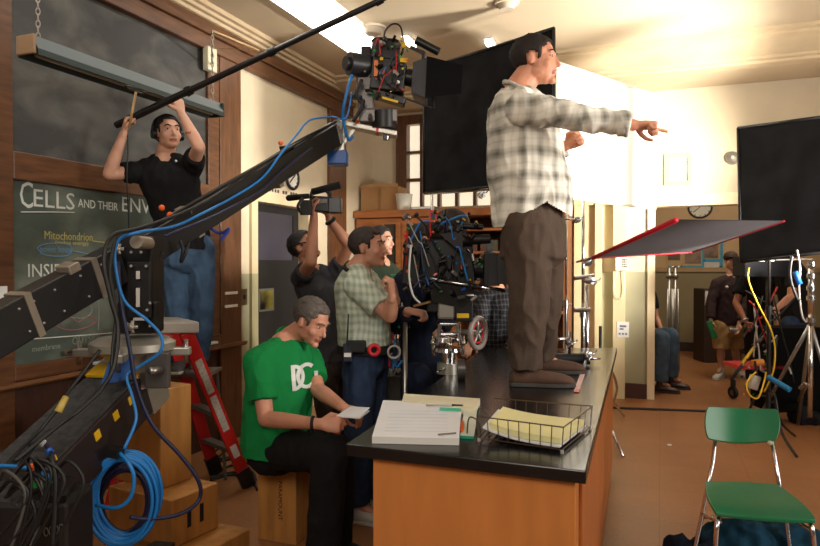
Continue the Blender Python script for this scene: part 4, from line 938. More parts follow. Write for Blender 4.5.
# ---- seated person in jeans just inside the doorway
K12 = lambda x, y, t=7.9: P(x, y, t)
J = dict(base=D(2.95, 7.9, 0), head=K12(640, 268, 8.5), face=D(.8, -.5, -.1), neck=K12(641, 282, 8.5), facing=D(.85, -.5, 0), hair=dh, seed=29,
    torso=[(K12(645, 336, 8.5), .18, .15), (K12(644, 325, 8.5), .18, .15), (K12(643, 312, 8.5), .185, .145), (K12(642, 300, 8.5), .19, .14), (K12(642, 293, 8.5), .19, .12), (K12(641, 287, 8.5), .14, .1), (K12(641, 283, 8.5), .08, .075)],
    armR=[K12(632, 296, 8.4), K12(640, 322, 8.35), K12(652, 328, 8.3), D(.9, -.1, -.4), D(0, 0, -1), D(0, -1, 0), 'relaxed'],
    armL=[K12(651, 296, 8.55), K12(656, 318, 8.5), K12(661, 329, 8.35), D(.6, -.5, -.5), D(0, 0, -1), D(0, -1, 0), 'relaxed'],
    legR=[K12(650, 336, 8.4), K12(662, 338, 7.98), K12(660, 382, 8.0), D(.9, -.4, 0)], legL=[K12(652, 335, 8.6), K12(671, 335, 8.2), K12(671, 377, 8.25), D(.9, -.4, 0)],
    hipw=.17, hipd=.15, shirt=dict(mat=blk, sleeve=.6, sr=.08), trousers=dict(mat=jeans3, seated=True, r=(.11, .095, .095)),
    shoe=(mat('brown_leather_shoe', (54, 34, 26), .4), mat('dark_rubber_sole', (60, 56, 54), .7), 0.0, .30))
person('person in blue jeans and brown shoes seated just inside the doorway, body behind the jamb', J, (186, 132, 106), .011)
# ================================================================ props
chrome = mat('chrome', (205, 205, 208), .16, 1.0, .03)
steel = mat('brushed_steel', (160, 158, 154), .32, .9, .1)
alum = mat('grey_aluminium', (168, 164, 154), .35, .6, .1)
blackm = mat('black_anodised', (22, 21, 21), .38, .2, .2)
blackp = MATS['black_plastic']; redp = mat('red_plastic', (200, 34, 38), .4); bluep = mat('bright_blue_plastic', (24, 92, 178), .4); bluec = mat('blue_cable', (28, 120, 196), .4, 0, .1)
navyc = mat('navy_cable', (24, 30, 66), .45); blackc = mat('black_cable', (16, 16, 17), .5); yel = mat('yellow_tape', (222, 178, 24), .5); org = mat('orange_knob', (226, 92, 24), .4); grnp = mat('green_plastic', (26, 150, 60), .4)
ply = mat('birch_plywood', (176, 122, 62), .5, 0, .25, 3, .04, 40, stretch=(5, 5, .8)); plye = mat('plywood_edge', (150, 98, 50), .6, 0, .3, 3, stretch=(1, 1, 20))
grey_panel = mat('grey_metal_panel', (96, 92, 90), .35, .5, .1)
# ---- lab bench
fl, fR, bR = G(346, 444, ZD), G(586, 471, ZD), G(617, 348, ZD); bL = G(484, 348, ZD)
o = thing('lab_bench', 'orange wooden laboratory bench with a glossy black worktop in the foreground', 'bench', D(.5, 3.4, 0))
epox = mat('black_epoxy_top', (20, 19, 20), .22, 0, .35, 5, .03, 30, spec=.6)
cen = (fl+fR+bR+bL)/4
part('worktop', MB().prism([fl-V((0, 0, .042)), fR-V((0, 0, .042)), bR-V((0, 0, .042)), bL-V((0, 0, .042))], V((0, 0, .042))), epox, o, bevel=.004)
bf = lambda p, k: V((p.x, p.y, 0)).lerp(V((cen.x, cen.y, 0)), k)
sx = (fR-fl); sx.z = 0; sx.normalize(); sy = V((-sx.y, sx.x, 0))
q = [V((fl.x, fl.y, 0))+sx*.09+sy*.03, V((fR.x, fR.y, 0))-sx*.035+sy*.03, V((bR.x, bR.y, 0))-sx*.035-sy*.05, V((bL.x, bL.y, 0))+sx*.09-sy*.05]
bench_w = mat('orange_maple_panel', (204, 130, 68), .35, 0, .10, 3, .02, 30, stretch=(4, 4, .8))
part('carcass', MB().prism([p+V((0, 0, .09)) for p in q], V((0, 0, ZD-.042-.091))), bench_w, o, bevel=.003)
q2 = [p.lerp(V((cen.x, cen.y, 0)), .05) for p in q]
part('plinth', MB().prism([p for p in q2], V((0, 0, .09))), mat('dark_plinth', (40, 26, 20), .6), o)
e = q[1]; d_ = (q[2]-q[1]).normalized(); n_ = V((d_.y, -d_.x, 0)); Ld = (q[2]-q[1]).length
dw = mat('bench_side_wood', (176, 104, 52), .4, 0, .2, 4, stretch=(4, 4, .8))
for k in range(2):
    a = q[1]+d_*(.12+(Ld-.15)*k/2+.004); b = q[1]+d_*(.12+(Ld-.15)*(k+1)/2-.004)
    dr = part('side_panel', MB().prism([a+V((0, 0, .11)), b+V((0, 0, .11)), b+V((0, 0, .85)), a+V((0, 0, .85))], n_*.012), dw, o, bevel=.003)
# ---- papers on the bench
pap = mat('script_paper', (226, 228, 232), .7, 0, .02); pap2 = mat('folded_page_edges', (214, 212, 206), .8, 0, .06, 60, stretch=(1, 1, 30))
def sheet_quad(name, lab, cat, px4, z, th, m, m2=None, grp=None):
    pts = [G(x, y, z+th*.5) for x, y in px4]; pts = [V((p.x, p.y, z)) for p in pts]
    o = thing(name, lab, cat, sum(pts, V((0, 0, 0)))/4)
    part('pages', MB().prism(pts, V((0, 0, th))), m2 or m, o)
    tp = [p+V((0, 0, th+.0002)) for p in pts]; c = sum(tp, V((0, 0, 0)))/4
    part('top_page', MB().prism([c+(p-c)*.995 for p in tp], V((0, 0, .0008))), m, o)
    return o
so = sheet_quad('paper_stack', 'thick stack of white script pages at the left end of the black worktop', 'paper', [(372, 440), (459, 442), (462, 406), (383, 403)], ZD+.001, .024, pap, pap2)
pr_ = mat('faint_blue_print', (208, 216, 224), .8); bk = MB()
for k in range(7):
    y_ = 410+k*3.4; bk.prism([G(x, yy, ZD+.0262) for x, yy in ((390-k*.9, y_), (448, y_+.8), (448, y_+1.7), (390-k*.9, y_+.9))], V((0, 0, .0003)))
part('print', bk, pr_, so)
sheet_quad('folder', 'cream and green folder lying open behind the script pages', 'folder', [(402, 404), (474, 412), (480, 402), (404, 397)], ZD+.001, .030, mat('cream_folder', (222, 214, 184), .6))
sheet_quad('notebook', 'teal-edged notebook sticking out beside the wire tray', 'notebook', [(460, 437), (474, 438), (480, 401), (466, 400)], ZD+.001, .010, mat('notebook_paper', (206, 212, 200), .6), mat('teal_strip', (30, 150, 120), .5))
single('sticky_flag', 'turquoise index flag on top of the script pages', 'sticky note', MB().prism([G(x, y, ZD+.0275) for x, y in ((440, 407.5), (461, 408.5), (461, 411.5), (439, 410.5))], V((0, 0, .0008))), mat('turquoise_flag', (70, 196, 160), .6))
o = thing('pen', 'black and silver pen resting across the top of the script pages', 'pen', G(450, 405.5, ZD+.032))
part('barrel', MB().cyl(G(426, 405.2, ZD+.034), G(452, 405.2, ZD+.034), .003, .004, 8), mat('silver_cup', (170, 170, 175), .3, .5), o, smooth=True)
part('cap', MB().cyl(G(452, 405.2, ZD+.034), G(463, 405.6, ZD+.034), .005, .0045, 8), blackp, o, smooth=True)
single('pencil', 'grey pencil lying on the lower right of the script pages', 'pencil', MB().cyl(G(438, 434.5, ZD+.031), G(456, 433, ZD+.031), .003, .003, 6), mat('grey_pencil', (110, 104, 100), .5))
single('highlighter', 'small orange highlighter between the script pages and the wire tray', 'highlighter', MB().cyl(G(462, 430, ZD+.02), G(462.5, 422, ZD+.02), .006, .006, 10), org, smooth=True, auto=True)
# ---- wire tray
T = [G(479, 438, ZD+.012), G(562, 450, ZD+.012), G(590, 427, ZD+.012), G(496, 418, ZD+.012)]
o = thing('wire_tray', 'bronze wire letter tray at the front right corner of the black worktop', 'letter tray', sum(T, V((0, 0, 0)))/4)
w1 = mat('bronze_wire', (96, 80, 68), .35, .7); up = V((0, 0, 1)); rr = .0022
hh = .078
c4 = sum(T, V((0, 0, 0)))/4; TT = [p+(p-c4)*.04+up*hh for p in T]
fm = MB()
for pts in (T,): 
    for i in range(4): fm.cyl(pts[i], pts[(i+1) % 4], rr, n=6)
part('base_frame', fm, w1, o)
fm = MB()
for i in range(4):
    if i != 3: fm.cyl(TT[i], TT[(i+1) % 4], rr*1.2, n=6)
part('top_rail', fm, w1, o)
for i, n in ((0, 8), (1, 4), (2, 9)):
    fm = MB()
    for k in range(n+1): fm.cyl(T[i].lerp(T[(i+1) % 4], k/n), TT[i].lerp(TT[(i+1) % 4], k/n), rr*.8, n=5)
    part('side_wires', fm, w1, o)
fm = MB()
for k in range(1, 9): fm.cyl(T[0].lerp(T[1], k/9), T[3].lerp(T[2], k/9), rr*.8, n=5)
part('base_wires', fm, w1, o)
hk = MB(); 
for s_ in (0, .5): hk.tube([T[0].lerp(T[3], .1+s_), T[0].lerp(T[3], .1+s_)+up*.05-sx*.01, T[0].lerp(T[3], .12+s_)+up*.06-sx*.045, T[0].lerp(T[3], .14+s_)-sx*.055], rr*1.3)
part('end_hook', hk, w1, o, smooth=True)
for p in T: part('foot', MB().cyl(V((p.x, p.y, ZD+.0005)), p, .006, .006, 10), mat('clear_rubber_foot', (170, 165, 160), .4), o)
def lay(name, lab, pts, z, th, m, g=None, curl=0):
    n = 10; vs = []; fs = []
    for i in range(n+1):
        a = pts[0].lerp(pts[1], i/n); b = pts[3].lerp(pts[2], i/n); zz = z+curl*(1-i/n)**3
        for p in (a, b): vs += [V((p.x, p.y, zz)), V((p.x, p.y, zz+th))]
    for i in range(n): k = i*4; fs += [(k, k+4, k+6, k+2), (k+1, k+3, k+7, k+5), (k, k+1, k+5, k+4), (k+2, k+6, k+7, k+3)]
    fs += [(0, 2, 3, 1), (n*4, n*4+1, n*4+3, n*4+2)]
    return single(name, lab, 'paper', MB().add(vs, fs), m, g)
ins = [c4+(p-c4)*.93 for p in T]
lay('paper_stack', 'white printed sheets lying under the yellow pads in the wire tray', ins, ZD+.015, .006, pap, curl=.03)
yp = mat('pale_yellow_paper', (228, 222, 164), .7, 0, .03)
ins2 = [c4+(p-c4)*.86+sx*.01 for p in T]
lay('legal_pad', 'pale yellow paper pad on top of the papers in the wire tray', ins2, ZD+.024, .020, yp, curl=.022)
ins3 = [p.lerp(ins2[(i+1) % 4], .04)+V((.01, .006, 0)) for i, p in enumerate(ins2)]
# ---- tape mark and small clamp rig on the bench
m0 = [G(x, y, ZD+.0015) for x, y in ((574, 391), (579, 391.5), (585, 374), (580.5, 373))]
o = thing('tape_mark', 'pale pink strip of marker tape on the worktop by the brown shoes', 'tape', sum(m0, V((0, 0, 0)))/4)
part('strip', MB().prism(m0, V((0, 0, .0015))), mat('pink_tape', (226, 186, 182), .6), o)
part('red_end', MB().prism([G(x, y, ZD+.0035) for x, y in ((573.8, 392), (579, 392.4), (579.8, 389.4), (574.8, 389))], V((0, 0, .001))), redp, o)
def grip_head(root, c, ax, parent_name='grip_head', r=.032):
    ax = V(ax).normalized()
    h = part(parent_name, MB().cyl(c-ax*.028, c+ax*.028, r, r, 20).cyl(c-ax*.05, c-ax*.028, r*.6, r*.6, 14), chrome, root, smooth=True, auto=True)
    t_ = ax.orthogonal().normalized()
    part('t_handle', MB().cyl(c+ax*.028, c+ax*.075, .007, .007, 8).cyl(c+ax*.075-t_*.04, c+ax*.075+t_*.04, .0065, .0065, 8), chrome, h, smooth=True)
    return h
zt_ = ZD+.03
ca = P(552, 356, 4.15); cb_ = P(583, 357, 4.15)
o = thing('clamp_rig', 'short black rubber-covered clamp with chrome knuckles lying on the worktop behind the shoes', 'clamp', V((ca.x, ca.y, ZD)))
zc_ = ZD+.034
A1 = V((ca.x, ca.y, zc_)); B1 = V((cb_.x, cb_.y, zc_))
part('padded_arm', MB().cyl(A1, B1, .033, .033, 20), mat('black_rubber', (26, 26, 28), .6), o, smooth=True, auto=True)
part('pin', MB().cyl(B1, B1+D(.11, 0, 0), .009, .006, 10), chrome, o, smooth=True)
grip_head(o, B1+D(.02, -.02, .025), D(.2, -1, .2), r=.022); grip_head(o, B1+D(-.085, 0, .10), D(0, -1, 0), r=.022)
part('post', MB().cyl(B1+D(-.085, 0, .02), B1+D(-.085, 0, .17), .009, .009, 10).cyl(B1+D(-.25, 0, .12), B1+D(-.085, 0, .125), .008, .010, 10), chrome, o, smooth=True)
part('stub', MB().cyl(B1+D(.02, -.05, -.028), B1+D(.02, -.05, .03), .012, .012, 12), chrome, o, smooth=True)
# ---- chair
gp = mat('green_moulded_plastic', (16, 112, 72), .32, 0, .06, 6)
o = thing('school_chair', 'green plastic school chair with chrome legs in the right foreground', 'chair', D(1.66, 3.15, 0))
def slab(m4, th, name, nx=14, ny=8, bend=None, corner=.25):
    """rounded-corner curved shell through four corner points"""
    a, b, c, d = m4; N = []; top = []
    nrm = (b-a).cross(d-a).normalized()
    vs = []; fs = []
    def pt(u, v):
        # squircle corners
        x, y = 2*u-1, 2*v-1; k = corner; 
        fx_ = x*(1-k*.5*y*y*abs(x)**3); fy = y*(1-k*.5*x*x*abs(y)**3)
        u2, v2 = (fx_+1)/2, (fy+1)/2
        p = a.lerp(b, u2).lerp(d.lerp(c, u2), v2)
        return p+nrm*(bend(u2, v2) if bend else 0)
    for s_ in (0, 1):
        for j in range(ny+1):
            for i in range(nx+1): vs.append(pt(i/nx, j/ny)-nrm*th*s_)
    W_ = nx+1; M_ = W_*(ny+1)
    for j in range(ny):
        for i in range(nx):
            k = j*W_+i; fs.append((k, k+1, k+W_+1, k+W_)); fs.append((M_+k, M_+k+W_, M_+k+W_+1, M_+k+1))
    bd = [i for i in range(W_)]+[j*W_+nx for j in range(1, ny+1)]+[ny*W_+i for i in range(nx-1, -1, -1)]+[j*W_ for j in range(ny-1, 0, -1)]
    for a_, b_ in zip(bd, bd[1:]+bd[:1]): fs.append((a_, M_+a_, M_+b_, b_))
    return MB().add(vs, fs)
S4 = [P(712, 511, 2.93), P(822, 519, 2.83), P(779, 483, 3.30), P(702, 480, 3.35)]
se = part('seat', slab(S4, .018, 'seat', bend=lambda u, v: -.018*math.sin(math.pi*u)*math.sin(math.pi*min(1, v*1.0))-.02*max(0, .18-v)/.18*.6, corner=.15), gp, o, smooth=True, auto=True, bevel=.004)
B4 = [P(705, 440, 3.40), P(780, 442, 3.34), P(781, 407, 3.42), P(705, 404, 3.48)]
part('backrest', slab(B4, .016, 'backrest', bend=lambda u, v: -.05*math.sin(math.pi*u), corner=.2), gp, o, smooth=True, auto=True, bevel=.004)
hz = 3.4
def leg(pts, r=.011): part('leg', MB().tube(pts, r, 10, 5), chrome, o, smooth=True)
leg([P(716, 428, 3.52), P(713, 460, 3.43), P(708, 484, 3.38), P(700, 525, 3.36), G(690, 572, 0.0)+V((0, 0, .012))])
leg([P(770, 430, 3.47), P(775, 460, 3.37), P(780, 488, 3.32), P(786, 520, 3.30), G(794, 582, 0)+V((0, 0, .012))])
leg([P(720, 515, 3.0), P(717, 525, 2.93), P(715, 560, 2.93), P(714, 619, 2.9)])
leg([P(808, 519, 2.92), P(812, 528, 2.86), P(815, 560, 2.85), P(818, 628, 2.85)])
part('stretcher', MB().cyl(P(702, 514, 3.37), P(720, 522, 2.98), .009, n=10).cyl(P(786, 516, 3.3), P(812, 530, 2.9), .009, n=10).cyl(P(704, 517, 3.36), P(786, 517, 3.3), .009, n=10), chrome, o, smooth=True)
part('seat_support', MB().tube([P(708, 486, 3.37), P(717, 506, 3.1), P(720, 515, 3.0)], .010, 8).tube([P(780, 490, 3.31), P(800, 512, 3.05), P(808, 519, 2.92)], .010, 8), chrome, o, smooth=True)
for p in ((716, 446, 3.42),): part('rivet', MB().sph(P(770, 443, 3.33), .012), mat('pale_rivet', (190, 180, 150), .4), o, smooth=True)
# ---- jacket on the floor under the chair
def lump(c, rx, ry, rz, m, name, lab, cat, seed, vox=.012):
    b = MB(); random.seed(seed)
    for k in range(9):
        a = random.uniform(0, 6.28); q = random.uniform(.1, .75)
        b.ell(c+V((math.cos(a)*rx*q, math.sin(a)*ry*q, rz*random.uniform(.25, .5))), V((rx*random.uniform(.3, .55), 0, 0)), V((0, ry*random.uniform(.3, .55), 0)), V((0, 0, rz*random.uniform(.35, .6))), 14, 10)
    rt = thing(name, lab, cat, V((c.x, c.y, c.z)))
    me = bake('cloth', b, vox, 3, .03, .12, None, OFF[rt], seed)
    mz = min(v.co.z for v in me.vertices)
    for v in me.vertices: v.co.z = max(v.co.z, 0) if mz < 0 else v.co.z-mz
    mobj('cloth', me, m, rt); return rt
c = G(765, 562); lump(V((c.x, c.y, 0)), .34, .24, .24, cloth('teal_fleece', (22, 62, 84), .95, .25), 'jacket', 'dark teal fleece jacket crumpled on the floor under the green chair', 'jacket', 5)
c = G(702, 565); lump(V((c.x, c.y, 0)), .16, .14, .16, cloth('navy_fleece', (20, 26, 40), .95, .25), 'bag', 'small dark bag slumped on the floor at the left leg of the green chair', 'bag', 9)
# ---- boxes
def apple(lab, pts, h0, h1, grp=None):
    """pts: three ground corners (left, near, right)"""
    a, b, c = [V((p.x, p.y, 0)) for p in pts]; d = a+c-b; ctr = (a+c)/2
    o = thing('wooden_box', lab, 'box', V((ctr.x, ctr.y, h0)), grp)
    part('body', MB().prism([p+V((0, 0, h0+.0005)) for p in (a, b, c, d)], V((0, 0, h1-h0-.001))), ply, o, bevel=.006)
    return o, a, b, c, d
def rect(c, yaw, w_, d_):
    """near corner c; w_ to the left-back, d_ to the right-back"""
    x = V((-math.cos(yaw), math.sin(yaw), 0)); y = V((math.sin(yaw), math.cos(yaw), 0)); x, y = CM @ x, CM @ y
    return [c+x*w_, c, c+y*d_]
nc = G(296, 546); nc.z = 0
R1 = rect(nc, math.radians(-38+52), .30, .21)
R1 = rect(nc, math.radians(20), .245, .22)
o, a, b, c, d = apple('upright plywood box under the person in the green T-shirt', R1, 0, .507)
fx2 = (b-a).normalized(); nf2 = V((fx2.y, -fx2.x, 0))
if nf2.dot(D(0, -1)) < 0: nf2 = -nf2
pos = a.lerp(b, .55)+V((0, 0, .35))+nf2*.0015
text_mesh('stencil', 'PARAMOUNT', .036, basis(pos, V((0, 0, -1)), fx2, None), mat('black_stencil_ink', (30, 24, 20), .8), o, .0006)
nc = G(160, 605); nc = P(161, 490, 3.25); nc.z = 0
R2 = rect(nc, math.radians(28), .33, .20)
bz = P(161, 490, 3.25).z; tz = P(161, 390, 3.25).z
apple('tall upright plywood box on top of the box stack beside the camera dolly', R2, bz, tz)
nc3 = P(172, 494, 3.1); nc3.z = 0; R3 = rect(nc3, math.radians(28), .45, .30)
o, a, b, c, d = apple('middle plywood box in the stack, carrying the tall upright box', R3, .21, bz)
x_ = (c-b).normalized(); nn = V((x_.y, -x_.x, 0)); nn = nn if nn.dot(D(.4, -1)) > 0 else -nn
for k in (.35, .62):
    p = b.lerp(c, k)+V((0, 0, (.21+bz)/2)); part('hand_slot', MB().obox(p, x_*.012, nn*.0015, V((0, 0, .045))), black_m, o)
nc4 = P(200, 530, 3.05); nc4.z = 0; R4 = rect(nc4, math.radians(28), .62, .34)
apple('lowest plywood box at the bottom of the stack, nearest the ladder', R4, 0, .208)
# ---- red ladder
lr = mat('red_fibreglass', (186, 30, 28), .4, 0, .08); stp = mat('grey_ladder_step', (120, 116, 112), .4, .5)
o = thing('step_ladder', 'red fibreglass step ladder with a grey top behind the wooden boxes', 'ladder', D(-1.35, 4.4, 0))
nt_, ft_ = P(186, 332, 4.02), P(170, 331, 4.32); zt0 = nt_.z
nf_, ff_ = G(249, 487), G(216, 474)
ft_.z = nt_.z
def chan(p0, p1, m, w_=.075, h_=.028, upv=(0, 0, 1)): return MB().bar(p0, p1, w_, h_, upv)
side = (ft_-nt_).normalized()
for a, b in ((nt_, nf_), (ft_, ff_)):
    l = part('front_rail', MB().bar(a, b-(b-a)*.12, .030, .085, side.cross(b-a)), lr, o, bevel=.003)
    part('foot', MB().bar(b-(b-a)*.13, b+V((0, 0, .008)), .042, .10, side.cross(b-a)), blackp, l, bevel=.006)
for k, s_ in ((.12, .14), (.50, .2)):
    pass
nb_, fb_ = nt_+D(-.10, -.02), ft_+D(-.10, -.02)
nbf = V((*(nt_+D(-.34, -.14)).xy, 0)); fbf = V((*(ft_+D(-.34, -.14)).xy, 0))
for a, b in ((nb_, nbf), (fb_, fbf)): part('rear_rail', MB().bar(a, b+V((0, 0, .02)), .028, .06, side.cross(b-a)), lr, o, bevel=.003)
for k in (.26, .50, .74):
    a = nt_.lerp(nf_, k); b = ft_.lerp(ff_, k); dwn = (nf_-nt_).normalized(); hx_ = D(1, 0, 0)
    part('step', MB().obox((a+b)/2, (b-a)*.5, D(.04, .01, 0), V((0, 0, .014))), stp, o, bevel=.003)
for k in (.3, .6, .85): part('rear_brace', MB().cyl(nb_.lerp(nbf, k), fb_.lerp(fbf, k), .01), stp, o)
ctop = (nt_+ft_)/2+D(-.05, 0, .03)
part('top_cap', MB().obox(ctop, (ft_-nt_)*.64, D(.11, .02, 0), V((0, 0, .035))), mat('pale_grey_cap', (156, 148, 138), .6), o, bevel=.01)
out = -side
for a_, b_, m in ((.16, .36, mat('warning_label', (170, 162, 150), .6, 0, .3, 60)), (.38, .60, mat('warning_label2', (178, 172, 160), .6, 0, .25, 60)), (.70, .78, MATS['white_sticker'])):
    p, q_ = nt_.lerp(nf_, a_), nt_.lerp(nf_, b_); part('label', MB().bar(p+out*.0165, q_+out*.0165, .003, .045, side.cross(q_-p)), m, o)
# a higher platform step that carries the boom operator
part('platform_step', MB().obox(V((*P(190, 380, 4.52).xy, .822)), D(.18, .0, 0), D(0, .14, 0), V((0, 0, .012))), stp, o, bevel=.003)
for sx_ in (-.17, .17): part('platform_brace', MB().cyl(V((*P(190, 380, 4.55).xy, .815))+D(sx_, .05), V((*P(190, 380, 4.6).xy, .0))+D(sx_*1.2, .15), .012), stp, o)
# ---- boom pole
bp0, bp1 = P(119, 124, 4.23), P(381, 0, 3.75); dv = (bp1-bp0)
o = thing('boom_pole', 'long black microphone boom pole held overhead by the person on the ladder', 'boom pole', bp0)
L0 = 0
for k, (a, b, r) in enumerate(((0, .30, .023), (.30, .62, .020), (.62, 1.0, .0175), (1.0, 1.55, .014))):
    part('pole_section', MB().cyl(bp0+dv*a, bp0+dv*b, r, r*.96, 14), mat('black_carbon', (24, 23, 24), .32), o, smooth=True, auto=True)
    if k < 3: part('locking_collar', MB().cyl(bp0+dv*(b-.018), bp0+dv*(b+.006), r*1.35, r*1.2, 14), blackm, o, smooth=True, auto=True)
part('end_cap', MB().cyl(bp0-dv*.012, bp0+dv*.005, .022, .022, 14), blackp, o, smooth=True, auto=True)
e = bp0+dv*1.55; part('microphone', MB().cyl(e-V((0, 0, .02)), e+D(.25, .2, -.30), .025, .03, 16), blackp, o, smooth=True)
single('audio_cable', 'thin dark cable hanging from the rear end of the boom pole', 'cable', MB().tube([P(127, 127, 4.2), P(128, 150, 4.2), P(127, 180, 4.2), P(129, 230, 4.25), P(128, 250, 4.4)], .004), blackc, smooth=True)
# ---- camcorder in the cameraman's hands
o = thing('camcorder', 'black handheld camcorder with furry microphone raised over the head', 'camcorder', P(316, 212, 4.55))
kt = 4.55
part('body', MB().pbox(309, 196, 335, 212, kt, .12, .05), blackp, o, bevel=.01)
part('lens_hood', MB().pbox(328, 197, 341, 213, kt-.01, .11), mat('dark_lens_hood', (34, 34, 40), .3), o, bevel=.008)
part('top_handle', MB().tube([P(311, 197, kt), P(314, 190, kt), P(325, 190, kt), P(331, 196, kt)], .014, 8), blackp, o, smooth=True)
part('microphone', MB().cyl(P(312, 192, kt), P(340, 185, kt), .024, .026, 16), mat('black_foam', (14, 14, 15), .95), o, smooth=True)
part('eyepiece', MB().cyl(P(289, 198, kt), P(309, 196, kt), .022, .018, 14).sph(P(289, 198, kt), .022), MATS['black_foam'], o, smooth=True)
part('side_screen', MB().pbox(300, 200, 312, 215, kt-.06, .02), blackp, o, bevel=.004)
part('hand_strap', MB().tube([P(303, 214, kt-.05), P(298, 207, kt-.06), P(303, 198, kt-.05)], .012, 8), blackp, o, smooth=True)
part('highlight_panel', MB().pbox(317, 199, 327, 203, kt-.012, .01), grey_panel, o)
# ---- paper in the seated person's hands
p4 = [P(336, 417, 3.22), P(360, 419, 3.12), P(370, 411, 3.2), P(350, 409, 3.34)]
single('paper_sheet', 'folded white sheet of paper held by the person in the green T-shirt', 'paper', MB().prism(p4, V((0, 0, .002))).prism([p4[0]+V((0, 0, .003)), p4[1]+V((0, 0, .004)), p4[2]+V((0, 0, .016)), p4[3]+V((0, 0, .012))], V((0, 0, .0015))), pap)
# ================================================================ camera crane
A_0, A_P, A_1 = P(-60, 362, 2.08), P(128, 258, 2.82), P(334, 135, 4.38)
o = thing('camera_crane', 'long black camera crane arm on a pivot post rising from the lower left', 'camera crane', P(130, 350, 2.9))
armm = mat('matte_black_arm', (30, 29, 29), .42, .2, .15)
dd = (A_1-A_P).normalized(); sd = dd.cross(V((0, 0, 1))).normalized(); un = sd.cross(dd).normalized()
rear = part('rear_arm', MB().bar(A_0, P(116, 264, 2.78), .09, .16), armm, o, bevel=.006)
front = part('front_arm', MB().bar(P(124, 262, 2.84), A_1, .09, .142), armm, o, bevel=.006)
part('rail', MB().bar(P(150, 243, 2.85)+un*.055-sd*.0, A_1+un*.078, .02, .012), blackm, front)
rv = MB(); 
d0 = (P(116, 264, 2.78)-A_0)
for k in (.36, .44, .56, .72, .86): 
    for s_ in (-.045, .045): rv.sph(A_0+d0*k-D(.045, 0, 0).normalized()*0+sd*.047+un*s_, .006, 8, 6)
part('bolts', rv, steel, rear, smooth=True)
bandm = mat('tan_metal_band', (150, 140, 126), .4, .5)
for k in (.395, .80): part('band', MB().bar(A_0+d0*k, A_0+d0*(k+.035), .098, .170), bandm, rear)
part('bracket', MB().bar(A_0+d0*.665+un*.085+sd*.02, A_0+d0*.735+un*.085+sd*.02, .07, .035), bandm, rear, bevel=.004)
for (x_, y_, t_) in ((190, 222, 3.2), (272, 175, 3.82)):
    c = P(x_, y_, t_); part('band', MB().bar(c-dd*.022, c+dd*.022, .098, .152), bandm, front)
c = P(290, 158, 3.95); part('cable_tie', MB().bar(c-dd*.01, c+dd*.01, .098, .152), blackp, front)
for (x_, y_, t_) in ((164, 214, 3.0), (172, 221, 3.0), (282, 148, 3.85)): part('orange_knob', MB().sph(P(x_, y_, t_)+un*.03, .014), org, front, smooth=True)
part('rail_bracket', MB().bar(P(175, 215, 3.05), P(186, 208, 3.12), .05, .012), bandm, front)
# pivot post
post = part('pivot_post', MB().pbox(120, 236, 152, 334, 2.8, .14), blackm, o, bevel=.008)
part('post_plate', MB().pbox(117, 302, 156, 333, 2.75, .05), blackm, post, bevel=.006)
part('front_plate', MB().pbox(127, 262, 150, 318, 2.72, .02), armm, post, bevel=.004)
part('label', MB().pbox(136, 271, 139, 279, 2.70, .01), mat('white_sticker', (210, 206, 200)), post); part('label', MB().pbox(136, 288, 139, 307, 2.70, .01), MATS['white_sticker'], post); part('label', MB().pbox(133, 318, 145, 320.5, 2.70, .02), MATS['white_sticker'], post)
kc = P(136, 242, 2.66); part('knob', MB().cyl(kc, kc+D(0, .13, 0), .026, .026, 24), mat('worn_silver_knob', (180, 168, 150), .4, .7), post, smooth=True, auto=True)
bt = MB()
for x_, y_ in ((131, 252), (141, 252), (131, 266), (146, 266), (147, 310), (129, 326), (150, 326), (150, 303)): bt.cyl(P(x_, y_, 2.69), P(x_, y_, 2.74), .006, .006, 8)
part('bolts', bt, steel, post)
for kx, ky, r_ in ((131, 327, .026), (118, 249, .022)):
    c = P(kx, ky, 2.66); g_ = MB().sph(c, r_*.6)
    for a_ in range(5): q_ = a_*1.2566; g_.cyl(c, c+D(math.cos(q_), 0, math.sin(q_))*r_, .006, .007, 8)
    part('star_knob', g_, alum, post, smooth=True)
# turret base
tb = P(133, 340, 2.84); zb = [(337, .14), (342, .175), (349, .175), (354, .12), (362, .10), (370, .10)]
m = MB(); prev = None
secs = []
for y_, r_ in zb: z_ = P(133, y_, 2.84).z; secs.append((V((tb.x, tb.y, z_)), V((r_, 0, 0)), V((0, r_, 0))))
part('turret_base', m.loft(secs, 32), alum, o, smooth=True, auto=True)
for a_ in range(4):
    q_ = a_*math.pi/2+.5; p = V((tb.x, tb.y, P(133, 347, 2.84).z-.02)); d_ = V((math.cos(q_), math.sin(q_), 0))
    part('turret_lug', MB().bar(p+d_*.10, p+d_*.24, .05, .035), alum, o, bevel=.006)
    part('levelling_screw', MB().cyl(p+d_*.22-V((0, 0, .05)), p+d_*.22+V((0, 0, .05)), .010, .010, 10), steel, o, smooth=True)
